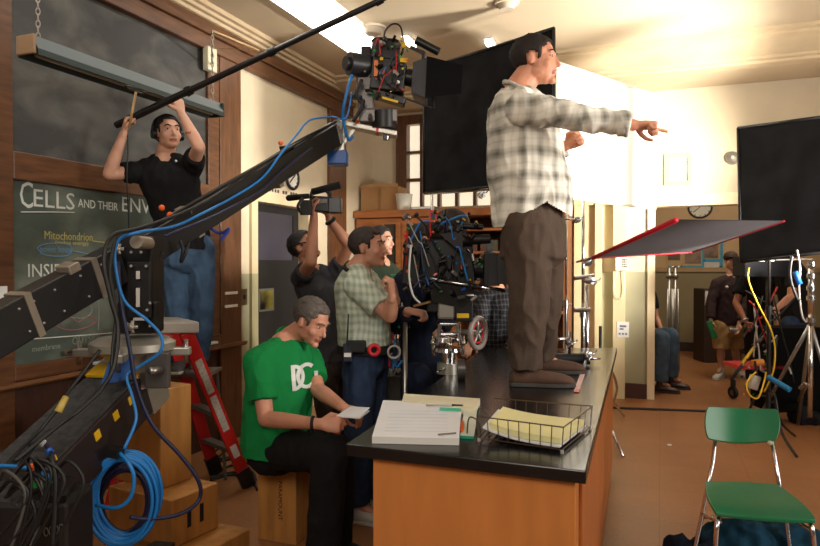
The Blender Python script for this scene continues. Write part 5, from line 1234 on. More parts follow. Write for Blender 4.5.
# arm-end bracket and weights
eb = MB().bar(A_1-dd*.02, A_1+dd*.05, .10, .12); part('end_plate', eb, alum, o, bevel=.004)
te = 4.42
zz = [P(341, y_, te) for y_ in (122, 160)]
part('drop_post', MB().bar(P(341, 120, te), P(341, 153, te), .05, .05, D(0, 1, 0)), alum, o, bevel=.004)
part('blue_weight', MB().pbox(327, 150, 347, 164, te-.05, .12), bluep, o, bevel=.008, label='bright blue end weight')
part('hub', MB().cyl(P(337, 125, te-.08), P(337, 125, te+.05), .035, .035, 20), alum, o, smooth=True, auto=True)
base_pl = part('head_plate', MB().bar(P(341, 124, te), P(397, 135, te), .12, .035), alum, o, bevel=.006)
part('brace', MB().bar(P(344, 143, te), P(358, 125, te), .03, .02), alum, base_pl); part('red_stripe', MB().bar(P(376.5, 131, te-.0), P(379, 131.4, te), .124, .04), redp, base_pl)
part('knob', MB().cyl(P(386, 133, te), P(386, 140, te), .03, .022, 16), chrome, base_pl, smooth=True, auto=True)
part('orange_knob', MB().sph(P(357, 122, te-.05), .016), org, base_pl, smooth=True)
# cables along the crane
def cable(name, lab, pts, r, m): return single(name, lab, 'cable', MB().tube(pts, r, 8, 6), m, smooth=True)
cable('video_cable', 'bright blue cable running along the crane arm and looping down beside the pivot post', [P(352, 92, 4.3), P(346, 118, 4.3), P(332, 117, 4.25), P(310, 120, 4.1), P(298, 133, 3.95), P(280, 155, 3.75), P(262, 178, 3.6), P(235, 196, 3.4), P(205, 212, 3.05), P(175, 226, 2.86), P(140, 232, 2.62), P(119, 240, 2.6), P(115, 262, 2.6), P(124, 300, 2.6), P(147, 320, 2.6), P(161, 336, 2.62), P(160, 352, 2.62), P(140, 366, 2.62), P(127, 376, 2.6), P(132, 396, 2.58), P(136, 420, 2.56), P(124, 449, 2.52)], .0062, bluec)
cable('power_cable', 'navy cable falling from the crane pivot past the tall wooden box', [P(118, 262, 2.66), P(121, 300, 2.62), P(130, 350, 2.6), P(136, 385, 2.6), P(152, 424, 2.62), P(180, 455, 2.65), P(198, 480, 2.66), P(199, 500, 2.66), P(180, 514, 2.6), P(150, 519, 2.55), P(130, 517, 2.5)], .008, navyc)
cable('power_cable', 'black cable arching along the top of the crane arm from its middle', [P(336, 122, 4.25), P(300, 140, 4.0), P(255, 168, 3.6), P(215, 196, 3.2), P(180, 214, 2.9), P(140, 228, 2.66), P(112, 236, 2.5), P(104, 262, 2.45), P(111, 300, 2.45), P(118, 330, 2.45), P(112, 372, 2.4), P(90, 400, 2.35), P(50, 432, 2.2), P(14, 462, 2.1)], .008, blackc)
cable('power_cable', 'black cable hanging in a loose curve just left of the pivot post', [P(116, 236, 2.6), P(110, 270, 2.55), P(116, 310, 2.5), P(113, 345, 2.45), P(108, 380, 2.4), P(80, 410, 2.3), P(40, 440, 2.2), P(10, 480, 2.05)], .0065, blackc)
cable('video_cable', 'navy cable running under the blue cable on the front crane arm', [P(312, 148, 4.0), P(283, 170, 3.75), P(262, 190, 3.55), P(235, 205, 3.3), P(205, 220, 3.0), P(165, 236, 2.75)], .006, navyc)
cable('ribbon_tie', 'blue ribbon tie hanging under the crane arm behind the ladder', [P(206, 219, 3.3), P(213, 230, 3.28), P(222, 233, 3.28), P(229, 229, 3.26), P(226, 234, 3.26), P(221, 240, 3.26)], .008, mat('blue_ribbon', (40, 60, 150), .7))
cable('ribbon_tie', 'black strap hanging from the crane arm in front of the jeans', [P(180, 240, 3.0), P(183, 250, 3.0), P(181, 262, 3.0), P(186, 252, 3.0), P(189, 242, 3.02)], .008, blackc)
cable('ribbon_tie', 'black strap with a blue end hanging beside the pivot post', [P(162, 252, 2.9), P(158, 264, 2.9), P(154, 280, 2.9), P(152, 296, 2.9)], .009, blackc)
# ---- crane film camera on its remote head
def jumble(root, box, n, seed, names=('connector', 'knob', 'bracket')):
    """small fittings scattered over a screen-box (x0,y0,x1,y1,t0,t1)"""
    random.seed(seed); x0, y0, x1, y1, t0, t1 = box; cols = [blackm, blackm, blackp, steel, alum, redp, bluep, grnp, blackm, org, yel, blackm, blackm, grey_panel]
    for k in range(n):
        p = P(random.uniform(x0, x1), random.uniform(y0, y1), random.uniform(t0, t1)); s_ = random.uniform(.007, .02); c_ = random.choice(cols)
        if c_ in (redp, bluep, grnp, org, yel): s_ *= .55
        b = MB()
        if k % 3 == 0: b.sph(p, s_*.8, 10, 8); nm = 'knob'
        elif k % 3 == 1: dv_ = V([random.uniform(-1, 1) for _ in range(3)]).normalized(); b.cyl(p-dv_*s_*1.3, p+dv_*s_*1.3, s_*.6, s_*.6, 10); nm = 'connector'
        else: a_ = Matrix.Rotation(random.uniform(0, 3), 3, 'Y') @ Matrix.Rotation(random.uniform(0, 3), 3, 'Z'); b.obox(p, a_ @ V((s_*1.4, 0, 0)), a_ @ V((0, s_*.8, 0)), a_ @ V((0, 0, s_*.6))); nm = 'bracket'
        part(nm, b, c_, root, smooth=(k % 3 != 2), auto=True)
def wires(root, box, n, seed, r=.005):
    random.seed(seed); x0, y0, x1, y1, t0, t1 = box
    for k in range(n):
        pts = [P(random.uniform(x0, x1), random.uniform(y0, y1), random.uniform(t0, t1)) for _ in range(3)]
        mid = pts[0].lerp(pts[2], .5)+V((0, 0, random.uniform(-.12, .10)))
        part('cable', MB().tube([pts[0], pts[0].lerp(mid, .6)+V((0, 0, .03)), mid, pts[2]], r*random.uniform(.7, 1.2), 6, 5), random.choice([blackc, blackc, blackc, navyc, bluec, mat('white_cable', (180, 176, 170), .5), mat('red_cable', (170, 30, 30), .5)]), root, smooth=True)
tc_ = 4.4
h = thing('remote_head', 'grey remote camera head on the end of the crane arm', 'camera head', P(385, 128, tc_))
part('pan_motor', MB().cyl(P(384, 129, tc_), P(384, 112, tc_), .085, .085, 28), blackm, h, smooth=True, auto=True)
part('cross_piece', MB().pbox(359, 108, 397, 122, tc_-.06, .14), grey_panel, h, bevel=.01)
part('side_arm', MB().obox((P(363, 55, tc_)+P(367, 118, tc_))/2, D(.055, 0, .0), D(0, .035, 0), (P(363, 55, tc_)-P(367, 118, tc_))/2), grey_panel, h, bevel=.012)
c = P(357, 65, tc_-.05); part('tilt_motor', MB().cyl(c-D(.05, .03), c+D(.06, .03), .075, .075, 28).cyl(c-D(.075, .045), c-D(.05, .03), .045, .045, 20), mat('dark_motor', (52, 52, 56), .4, .3), h, smooth=True, auto=True)
part('motor_box', MB().pbox(361, 46, 371, 62, tc_-.04, .08), blackm, h, bevel=.005)
part('joystick_cable', MB().tube([P(362, 80, 4.3), P(356, 95, 4.28), P(362, 105, 4.28), P(353, 122, 4.3)], .012, 8), blackc, h, smooth=True)
part('collar_ring', MB().cyl(P(357, 96, 4.32), P(357, 99, 4.32), .035, .035, 18), mat('dark_teal_ring', (36, 62, 66), .4), h, smooth=True, auto=True)
jumble(h, (360, 60, 372, 118, 4.28, 4.34), 10, 31)
cmr = thing('film_camera', 'black film camera with large matte box hanging high on the crane head', 'film camera', P(390, 100, tc_))
part('body', MB().pbox(371, 58, 405, 90, tc_-.09, .18, .12), blackm, cmr, bevel=.008)
part('magazine', MB().pbox(371, 36, 399, 62, tc_-.07, .14, .12), blackm, cmr, bevel=.03)
part('lens', MB().cyl(P(400, 76, tc_), P(416, 79, tc_), .055, .06, 24), blackm, cmr, smooth=True, auto=True)
mbx = MB(); m0 = [P(413, 62, tc_-.09), P(427, 57, tc_-.12), P(425, 98, tc_-.12), P(411, 92, tc_-.09)]
mbx.prism(m0, D(.02, .24, 0)); part('matte_box', mbx, mat('grey_matte_box', (66, 66, 70), .4, .2), cmr, bevel=.003)
part('top_flag', MB().prism([P(427, 57, tc_-.13), P(463, 66, tc_-.15), P(463, 69, tc_+.15), P(427, 59, tc_+.13)], V((0, 0, .006))), mat('flat_black_flag', (17, 17, 18), .9, spec=.1), cmr)
part('side_flag', MB().prism([P(427, 57, tc_-.13), P(463, 66, tc_-.15), P(461, 93, tc_-.15), P(425, 98, tc_-.13)], D(0, .006, 0)), mat('flat_black_flag', (17, 17, 18), .9, spec=.1), cmr)
part('bottom_flag', MB().prism([P(425, 98, tc_-.13), P(461, 93, tc_-.15), P(461, 92, tc_+.15), P(425, 96, tc_+.13)], V((0, 0, .006))), mat('flat_black_flag', (17, 17, 18), .9, spec=.1), cmr)
part('viewfinder', MB().cyl(P(416, 40, tc_), P(439, 52, tc_), .027, .027, 18), blackp, cmr, smooth=True, auto=True)
part('viewfinder_arm', MB().cyl(P(424, 52, tc_), P(423, 60, tc_), .012, .012, 10).bar(P(410, 47, tc_), P(424, 53, tc_), .02, .02), blackm, cmr)
part('base_plate', MB().bar(P(372, 93, tc_), P(405, 103, tc_), .12, .05), blackm, cmr, bevel=.006)
part('yellow_stripe', MB().bar(P(382, 97.5, tc_-.066), P(398, 102, tc_-.066), .006, .014), yel, cmr)
part('support_rod', MB().cyl(P(396, 95, tc_), P(432, 108, tc_), .007).cyl(P(432, 90, tc_), P(434, 108, tc_), .006), blackm, cmr)
part('loop_cable', MB().tube([P(384, 48, tc_-.05), P(385, 32, tc_-.05), P(393, 24, tc_-.05), P(401, 28, tc_-.05), P(403, 48, tc_-.05), P(400, 58, tc_-.05)], .006, 8), blackc, cmr, smooth=True)
part('yellow_tag', MB().pbox(401, 37, 405, 47, tc_-.10, .02, -.2), yel, cmr); part('yellow_tag', MB().pbox(400, 58, 407, 62, tc_-.12, .03, .1), yel, cmr); part('yellow_tag', MB().pbox(380, 57, 383, 60, tc_-.12, .03), yel, cmr)
part('copper_block', MB().pbox(374, 60, 378, 76, tc_-.11, .03), mat('copper_fitting', (190, 110, 60), .4, .5), cmr); part('lamp_dot', MB().sph(P(398, 82, tc_-.13), .012), mat('white_cap', (230, 230, 225), .4), cmr, smooth=True)
jumble(cmr, (372, 38, 408, 98, 4.20, 4.32), 46, 32); wires(cmr, (372, 36, 408, 95, 4.20, 4.30), 8, 35, .004)
cable('video_cable', 'blue and white taped cable drooping down the side of the crane camera head', [P(352, 75, 4.3), P(348, 88, 4.26), P(344, 105, 4.26), P(343, 118, 4.3), P(346, 132, 4.34), P(349, 140, 4.36), P(353, 136, 4.36)], .010, bluec)
# ================================================================ film camera on the bench
tt = 3.80
cm = thing('film_camera', 'black film camera loaded with cables and fittings on a chrome mount on the bench', 'film camera', V((*P(450, 379, 3.6).xy, ZD)))
part('body', MB().pbox(421, 238, 474, 292, tt-.09, .2, -.05), blackm, cm, bevel=.01)
part('magazine', MB().ell(P(447, 226, tt), D(.13, 0, .02), D(0, .07, 0), D(0, 0, .10), 24, 16), mat('mottled_magazine', (52, 42, 38), .5, .1, .5, 30), cm, smooth=True)
part('lens', MB().cyl(P(470, 268, tt), P(484, 268, tt), .055, .062, 26), blackm, cm, smooth=True, auto=True)
mb_ = part('matte_box', MB().pbox(484, 253, 500, 286, tt-.11, .22), blackp, cm, bevel=.006)
part('hood', MB().prism([P(498, 254, tt-.12), P(516, 252, tt-.15), P(516, 285, tt-.15), P(498, 284, tt-.12)], D(0, .006, 0)).prism([P(498, 254, tt-.12), P(516, 252, tt-.15), P(516, 252, tt+.15), P(498, 254, tt+.12)], V((0, 0, .006))).prism([P(498, 284, tt-.12), P(516, 285, tt-.15), P(516, 285, tt+.15), P(498, 284, tt+.12)], V((0, 0, .006))), blackp, mb_)
part('bellows', MB().pbox(489, 254, 498, 285, tt-.117, .02), mat('ribbed_black', (34, 34, 36), .6), mb_)
part('viewfinder', MB().cyl(P(462, 226, tt-.10), P(483, 227, tt-.10), .018, .016, 14).cyl(P(462, 240, tt-.12), P(490, 239, tt-.12), .030, .026, 18), blackp, cm, smooth=True, auto=True)
part('monitor', MB().prism([P(440, 234, tt-.16), P(462, 231, tt-.16), P(463, 252, tt-.15), P(458, 250, tt-.15)], D(0, .02, 0)), mat('dark_screen', (60, 58, 62), .3), cm)
part('red_frame', MB().pbox(429, 210, 437, 222, tt-.14, .02), redp, cm, label='small red-framed monitor'); part('red_frame_screen', MB().pbox(431, 212.5, 435, 219.5, tt-.145, .01), blackp, cm)
part('rod', MB().cyl(P(425, 278, tt-.12), P(505, 291, tt-.12), .009, n=12), chrome, cm, smooth=True); part('rod', MB().cyl(P(425, 278, tt+.05), P(505, 290, tt+.05), .009, n=12), chrome, cm, smooth=True)
part('focus_handle', MB().bar(P(414, 306, 3.78), P(430, 302, 3.7), .012, .012), mat('tan_rod', (170, 140, 96), .4, .3), cm)
part('battery', MB().pbox(403, 240, 421, 285, tt-.03, .12, .08), blackm, cm, bevel=.008)
part('sloped_plate', MB().prism([P(429, 282, tt-.11), P(482, 292, tt-.11), P(462, 308, tt-.10), P(432, 302, tt-.10)], D(0, .2, 0)), blackm, cm)
jumble(cm, (404, 212, 480, 300, 3.61, 3.70), 95, 41); 
part('blue_hose', MB().tube([P(440, 230, tt-.14), P(441, 224, tt-.14), P(450, 220, tt-.14), P(460, 216, tt-.14), P(467, 216, tt-.14)], .006, 8), bluec, cm, smooth=True)
wires(cm, (402, 215, 470, 292, 3.61, 3.71), 20, 42, .005)
part('side_cable', MB().tube([P(411, 245, 3.56), P(409, 275, 3.55), P(413, 295, 3.55), P(420, 303, 3.56)], .006, 8), mat('white_cable', (180, 176, 170), .5), cm, smooth=True)
# geared head and chrome mount
gh_ = thing('geared_head', 'dark geared camera head with a yellow label and a grey handwheel under the bench camera', 'camera head', V((*P(452, 379, 3.6).xy, ZD+.28)))
part('housing', MB().pbox(455, 302, 473, 322, tt-.10, .16), blackm, gh_, bevel=.006); part('plate', MB().pbox(438, 299, 455, 319, tt-.09, .15), alum, gh_, bevel=.01)
part('yellow_label', MB().pbox(457, 313.5, 469, 318, tt-.105, .01), yel, gh_)
part('cradle', MB().obox(P(448, 306, tt), D(.12, 0, 0), D(0, .07, 0), D(0, 0, .03)), blackm, gh_, bevel=.006)
c = P(478, 333, tt-.04)
hw = part('handwheel', MB().torus(c, D(.8, -.6, 0), .085, .016, 32, 8, a0=V((0, 0, 1))), mat('grey_wheel', (150, 140, 134), .4, .3), gh_, smooth=True)
part('inner_ring', MB().torus(c, D(.8, -.6, 0), .056, .005, 28, 8, a0=V((0, 0, 1))), redp, hw, smooth=True)
sp = MB()
for k in range(5):
    a_ = k*1.2566; d_ = V((0, 0, 1))*math.cos(a_)+D(.6, .8, 0)*math.sin(a_); sp.cyl(c, c+d_*.085, .007, .007, 8)
sp.cyl(c, c-D(.8, -.6, 0)*.12, .015, .015, 12); part('spokes', sp, alum, hw, smooth=True)
mt = thing('chrome_mount', 'polished chrome levelling mount standing on the bench under the camera', 'camera mount', V((*P(450, 380, 3.6).xy, ZD)))
part('upper_frame', MB().cyl(P(440, 324, tt-.05), P(438, 345, tt-.05), .012).cyl(P(458, 324, tt-.05), P(460, 345, tt-.05), .012).cyl(P(440, 324, tt-.05), P(458, 324, tt-.05), .010).cyl(P(440, 334, tt+.06), P(460, 334, tt+.06), .012), chrome, mt, smooth=True, auto=True)
z1_, z2_ = P(448, 341, tt).z, P(448, 351, tt).z; cx = P(448, 345, tt)
def disc(z0, z1, r0, r1, m, nm, par=mt, c0=cx): return part(nm, MB().loft([(V((c0.x, c0.y, z0)), V((r0, 0, 0)), V((0, r0, 0))), (V((c0.x, c0.y, z1)), V((r1, 0, 0)), V((0, r1, 0)))], 28), m, par, smooth=True, auto=True)
disc(z1_, z1_+.02, .085, .075, chrome, 'top_disc'); disc(z2_, z2_+.02, .085, .08, chrome, 'lower_disc')
for k in range(4):
    a_ = k*math.pi/2+.4; d_ = V((math.cos(a_), math.sin(a_), 0)); p = V((cx.x, cx.y, 0))+d_*.085
    part('levelling_screw', MB().cyl(p+V((0, 0, z2_-.03)), p+V((0, 0, z1_+.03)), .011, .011, 10).sph(p+V((0, 0, z1_-.01)), .02, 10, 8), mat('brassy_chrome', (205, 196, 180), .25, .9), mt, smooth=True)
disc(ZD+.05, z2_, .042, .05, chrome, 'column'); disc(ZD+.0005, ZD+.06, .065, .062, alum, 'foot')
part('wheel', MB().cyl(P(461, 369, 3.6)-D(.02, 0, 0), P(461, 369, 3.6)+D(.02, 0, 0), .055, .055, 26), grey_panel, mt, smooth=True, auto=True)
part('locking_lever', MB().cyl(V((cx.x, cx.y, ZD+.04)), P(437, 372, 3.6), .009, .006, 8), chrome, mt, smooth=True)
# ================================================================ big flags and board
dfab = mat('black_duvetyne', (31, 31, 33), .95, 0, .35, 5, .35, 9, spec=.1)
def panel(name, lab, cat, q, th, m, fm, sag=.0):
    a, b, c, d = q; n = (b-a).cross(d-a).normalized(); 
    if n.dot(D(0, -1, 0)) < 0: n = -n
    o = thing(name, lab, cat, V((*((a+b+c+d)/4).xy, min(p.z for p in q))))
    nx, ny = 24, 18; vs = []; fs = []
    for s_ in (0, 1):
        for j in range(ny+1):
            for i in range(nx+1):
                u, v = i/nx, j/ny; p = a.lerp(b, u).lerp(d.lerp(c, u), v)
                w_ = sag*math.sin(math.pi*u)*math.sin(math.pi*v)*(math.sin(u*9+v*5)+.6*math.sin(u*17-v*7))
                vs.append(p+n*(w_-s_*th))
    W_ = nx+1; M_ = W_*(ny+1)
    for j in range(ny):
        for i in range(nx):
            k = j*W_+i; fs.append((k, k+1, k+W_+1, k+W_)); fs.append((M_+k, M_+k+W_, M_+k+W_+1, M_+k+1))
    bd = [i for i in range(W_)]+[j*W_+nx for j in range(1, ny+1)]+[ny*W_+i for i in range(nx-1, -1, -1)]+[j*W_ for j in range(ny-1, 0, -1)]
    for a_, b_ in zip(bd, bd[1:]+bd[:1]): fs.append((a_, M_+a_, M_+b_, b_))
    part('fabric', MB().add(vs, fs), m, o, smooth=True, auto=True)
    f = MB()
    for k in range(4): f.cyl(q[k], q[(k+1) % 4], .013, n=10)
    part('frame', f, fm, o, smooth=True); return o
def stand(name, lab, x, y, zt, m=None, r=.017, spread=.42, a0=.3, col='stand'):
    m = m or chrome; b = V((x, y, 0)); o = thing(name, lab, col, b)
    part('lower_column', MB().cyl(b+V((0, 0, .28)), b+V((0, 0, 1.15)), r*1.1, n=14), m, o, smooth=True, auto=True)
    part('riser', MB().cyl(b+V((0, 0, 1.15)), b+V((0, 0, zt)), r*.75, n=12), m, o, smooth=True)
    part('collar', MB().cyl(b+V((0, 0, 1.12)), b+V((0, 0, 1.20)), r*1.6, n=14).cyl(b+V((0, 0, 1.16)), b+V((0, 0, 1.16))+D(.05, -.03, 0), .007, n=8), m, o, smooth=True, auto=True)
    for k in range(3):
        a_ = a0+k*2*math.pi/3; d_ = V((math.cos(a_), math.sin(a_), 0))
        part('leg', MB().tube([b+V((0, 0, .36+.05*k)), b+d_*.10+V((0, 0, .34+.05*k)), b+d_*.20+V((0, 0, .16)), b+d_*spread+V((0, 0, .012))], .011, 8), m, o, smooth=True)
    return o
panel('backdrop', 'large black fabric flag hanging behind the crane camera and the pointing person', 'backdrop', [P(424, 193, 6.4), P(554, 181, 5.35), P(554, 28, 5.35), P(424, 69, 6.4)], .01, dfab, blackm, .03)
s1 = stand('light_stand', 'chrome stand holding the left side of the black backdrop behind the bench camera', *P(432, 300, 6.5).xy, P(432, 190, 6.5).z+.05)
part('crossbar', MB().cyl(P(424, 194, 6.42), P(500, 189, 5.85), .012, n=10), chrome, s1, smooth=True)
grip_head(s1, P(482, 195, 5.9), D(.2, -1, 0))
wb_m = mat('white_bounce_board', (248, 247, 242), .8, 0, .01)
panel('bounce_board', 'big bright white bounce board behind the pointing arm', 'bounce board', [P(556, 196, 5.5), P(655, 209, 6.6), P(661, 97, 6.6), P(556, 62, 5.5)], .03, wb_m, mat('pale_frame', (225, 220, 205), .5))
stand('light_stand', 'chrome stand behind the lower edge of the white bounce board', *P(566, 300, 6.6).xy, P(566, 200, 6.6).z)
# red-edged flag
FA, FB, FC, FD = P(593, 258, 4.2), P(676, 220, 3.06), P(784, 221, 4.05), P(693, 252, 5.19)
o = thing('flag', 'charcoal flag with red edges stretched out flat to the right of the bench', 'flag', FA)
nrm = (FB-FA).cross(FD-FA).normalized()
vs = []; n = 10
charm = mat('charcoal_scrim', (74, 70, 74), .9, 0, .06)
fb = MB(); vs = []; fs = []
for s_ in (0, 1):
    for j in range(n+1):
        for i in range(n+1):
            u, v = i/n, j/n; vs.append(FA.lerp(FB, u).lerp(FD.lerp(FC, u), v)-V((0, 0, .018*math.sin(math.pi*u)*math.sin(math.pi*v)))+V((0, 0, s_*.003)))
W_ = n+1; M_ = W_*W_
for j in range(n):
    for i in range(n): k = j*W_+i; fs += [(k, k+W_, k+W_+1, k+1), (M_+k, M_+k+1, M_+k+W_+1, M_+k+W_)]
part('fabric', fb.add(vs, fs), charm, o, smooth=True)
rm = mat('red_edge_tape', (196, 20, 44), .6); f = MB()
for p, q_ in ((FA, FB), (FC, FD), (FD, FA)): f.cyl(p, q_, .007 if p is not FA else .013, n=8)
part('frame', f, rm, o, smooth=True, label='red frame')
x0_, y0_ = P(583, 300, 5.45).xy
cs = stand('c_stand', 'chrome stand behind the bench holding the red-edged flag', x0_, y0_, P(577, 200, 5.45).z, a0=-1.0, spread=.36)
part('second_riser', MB().cyl(P(587, 285, 5.12), V((*P(587, 400, 5.12).xy, .5)), .015, n=12), chrome, cs, smooth=True)
part('clamp_bar', MB().cyl(P(574, 310, 5.1), P(590, 310, 5.1), .02, n=12).cyl(P(574, 278, 5.1), P(594, 276, 5.1), .018, n=12), chrome, cs, smooth=True, auto=True)
hd_ = grip_head(cs, P(588, 262, 4.9), D(-.2, -1, 0)); part('arm', MB().cyl(P(577, 262, 5.1), FA+D(-.01, .0, 0), .009, n=10), chrome, cs, smooth=True)
grip_head(cs, P(590, 281, 5.05), D(.6, -1, 0), r=.028); grip_head(cs, P(577, 220, 5.1), D(0, -1, 0), r=.024)
part('side_arm', MB().cyl(P(577, 220, 5.1), P(560, 218, 5.1), .008, n=8), chrome, cs, smooth=True)
st2 = thing('c_stand', 'low chrome stand legs poking out past the right side of the bench', 'stand', V((*G(604, 440).xy, 0)))
b_ = V((*P(600, 430, 5.95).xy, 0)); part('column', MB().cyl(b_+V((0, 0, .2)), b_+V((0, 0, 1.0)), .014, n=12), blackm, st2, smooth=True)
part('leg', MB().tube([b_+V((0, 0, .7)), P(612, 372, 6.0), P(617, 388, 6.2), P(615, 402, 6.4), G(624, 417)+V((0, 0, .012))], .012, 8), chrome, st2, smooth=True)
part('leg', MB().cyl(b_+V((0, 0, .32)), G(623, 458)+V((0, 0, .012)), .012, n=10), chrome, st2, smooth=True)
part('leg', MB().cyl(b_+V((0, 0, .32)), b_+D(-.1, .4, -0)+V((0, 0, .012)), .012, n=10), chrome, st2, smooth=True)
# right black flag and its gear
panel('flag', 'large solid black flag at the right edge of the picture', 'flag', [P(741, 262, 5.6), P(845, 250, 4.9), P(845, 114, 4.9), P(738, 128, 5.6)], .012, dfab, blackm, .01)
fs_ = stand('light_stand', 'black stand carrying the large black flag at the right edge', *P(769, 300, 5.7).xy, P(769, 200, 5.7).z, blackm, a0=.9)
ct = 6.5
cart = thing('monitor_cart', 'black equipment cart with monitors under the large black flag', 'cart', V((*P(778, 400, ct).xy, 0)))
part('monitor', MB().pbox(745, 256, 792, 277, ct-.2, .25), mat('dark_monitor_case', (26, 26, 29), .75, spec=.15), cart, bevel=.008)
for x_ in (752, 762, 772): part('badge', MB().pbox(x_-2.5, 259.5, x_+2.5, 261.5, ct-.205, .006), steel, cart)
part('case', MB().pbox(766, 328, 826, 411, ct-.1, .3), mat('dull_black_case', (10, 10, 10), .9, spec=.1), cart, bevel=.01)
part('shelf', MB().pbox(740, 366, 792, 369.5, ct-.1, .35), redp, cart)
part('column', MB().cyl(P(768, 278, ct), P(768, 367, ct), .02, n=12), blackm, cart, smooth=True)
part('brace', MB().cyl(P(764, 336, ct-.1), P(731, 380, ct-.3), .014, n=10), blackm, cart, smooth=True); part('yellow_sleeve', MB().cyl(P(755, 347, ct-.15), P(742, 364, ct-.23), .017, n=10), yel, cart, smooth=True)
for x_, y_ in ((733, 399), (812, 405)):
    t_ = EYE*660/(y_-264); c = P(x_, y_-9, t_); c.z = .075
    wh = part('wheel', MB().torus(c, D(1, .3, 0), .055, .02, 24, 8), blackp, cart, smooth=True); part('hub', MB().cyl(c-D(.02, .006, 0), c+D(.02, .006, 0), .03, n=14), grey_panel, wh, smooth=True, auto=True)
    part('caster_fork', MB().bar(c+V((0, 0, .02)), c+V((0, 0, .15)), .07, .03, D(1, 0, 0)), blackm, cart)
jumble(cart, (742, 340, 770, 395, ct-.35, ct-.15), 30, 51); wires(cart, (742, 280, 800, 395, ct-.4, ct-.2), 14, 52, .009)
part('power_drill', MB().cyl(P(752, 363, ct-.3), P(763, 362, ct-.3), .03, n=16), mat('orange_tool', (206, 130, 40), .5), cart, smooth=True, auto=True)
part('yellow_cord', MB().tube([P(756, 372, 5.7), P(747, 382, 5.7), P(749, 394, 5.65), P(758, 398, 5.65), P(764, 382, 5.7), P(766, 372, 5.7)], .007, 8), yel, cart, smooth=True)
part('silver_box', MB().pbox(752, 376, 760, 390, 5.75, .08, .3), alum, cart, bevel=.006)
cable('extension_cord', 'yellow cable hanging diagonally below the large black flag', [P(749, 268, 5.5), P(748, 276, 5.5), P(751, 288, 5.5), P(760, 308, 5.5), P(771, 330, 5.5), P(775, 350, 5.5), P(773, 372, 5.5), P(764, 392, 5.6)], .0065, yel)
x0_, y0_ = P(811, 300, 5.75).xy
cst = thing('combo_stand', 'heavy chrome lighting stand with wide legs at the right edge', 'stand', V((x0_, y0_, 0))); b_ = V((x0_, y0_, 0)); zq = lambda y_: P(811, y_, 5.75).z
part('column', MB().cyl(b_+V((0, 0, .22)), b_+V((0, 0, zq(320))), .02, n=14), chrome, cst, smooth=True); part('riser', MB().cyl(V((x0_, y0_, zq(320))), V((x0_, y0_, zq(262))), .027, n=16), chrome, cst, smooth=True)
for y_ in (264, 276, 288, 298, 320): part('collar', MB().cyl(V((x0_, y0_, zq(y_)-.02)), V((x0_, y0_, zq(y_)+.02)), .038, n=16), chrome, cst, smooth=True, auto=True)
for a_, fx_, fy_ in ((0, 758, 392), (1, 842, 404)):
    e_ = G(fx_, 436 if a_ else 421)
    part('leg', MB().cyl(V((x0_, y0_, zq(323))), e_+V((0, 0, .014)), .016, n=10), steel, cst, smooth=True)
part('leg', MB().cyl(V((x0_, y0_, zq(323))), b_+D(.25, .6, .014), .016, n=10), steel, cst, smooth=True)
part('baby_pin_arm', MB().cyl(P(776, 260, 5.75), P(812, 259, 5.75), .006, n=8), steel, cst)
part('blue_clip', MB().cyl(P(795, 272, 5.0), P(800, 284, 5.0), .02, .02, 10), bluep, cst, smooth=True)
part('control_wire', MB().tube([P(797, 250, 5.0), P(800, 268, 5.0), P(799, 290, 5.0), P(802, 315, 5.05), P(806, 322, 5.08)], .007, 8), mat('white_cable', (180, 176, 170), .5), cst, smooth=True)
part('wire_bundle', MB().tube([P(792, 256, 5.0), P(790, 276, 5.0), P(796, 296, 5.0), P(800, 300, 5.0)], .01, 8), blackc, cst, smooth=True)
single('handle_bar', 'bright blue foam-covered handle bar beside the black case on the right', 'handle', MB().cyl(P(768, 377, 5.3), P(790, 390, 5.15), .022, n=14), mat('blue_foam', (20, 110, 160), .7), smooth=True, auto=True)
c = G(812, 424, 0); lump(V((c.x, c.y, 0)), .26, .16, .20, cloth('black_sandbag', (20, 19, 21), .8, .2), 'sandbag', 'black sandbag lying on the floor at the right edge', 'sandbag', 12)
single('pipe', 'bent silver pipe end in front of the black sandbag', 'pipe', MB().tube([G(789, 412, .03), G(795, 407, .06), P(806, 385, 5.2), P(800, 388, 5.3)], .014, 8), steel, smooth=True)
# hall stands and bin
for k, (x_, lb) in enumerate(((669, 'left of two folded chrome stands against the hall wall'), (675, 'right of two folded chrome stands against the hall wall'))):
    x0_, y0_ = P(x_, 300, 9.6).xy; o = thing('folded_stand', lb, 'stand', V((x0_, y0_, 0)))
    part('column', MB().cyl(V((x0_, y0_, .0)), V((x0_, y0_, P(x_, 268, 9.6).z)), .022, n=12), steel, o, smooth=True)
    for q_ in (-.05, .05): part('leg', MB().cyl(V((x0_, y0_, .01))+D(q_, -.03), V((x0_, y0_, 1.2))+D(q_*.6, -.03), .013, n=8), steel, o, smooth=True)
    part('grip_head', MB().sph(V((x0_, y0_, P(x_, 276, 9.6).z)), .05, 12, 8).cyl(V((x0_, y0_, P(x_, 268, 9.6).z)), V((x0_, y0_, P(x_, 268, 9.6).z))+D(.10, 0, .03), .014), steel, o, smooth=True)
x0_, y0_ = P(712, 300, 10.4).xy
o = thing('dark_cabinet', 'dark brown cabinet with a white sign on it behind the person in the cap', 'cabinet', V((x0_, y0_, 0)))
part('body', MB().pbox(704, 289, 742, 362.6, 10.4, .4), mat('dark_brown_laminate', (48, 34, 28), .5), o, bevel=.01); part('sign', MB().pbox(705.5, 291, 712, 305, 10.38, .02), MATS['white_sticker'], o)
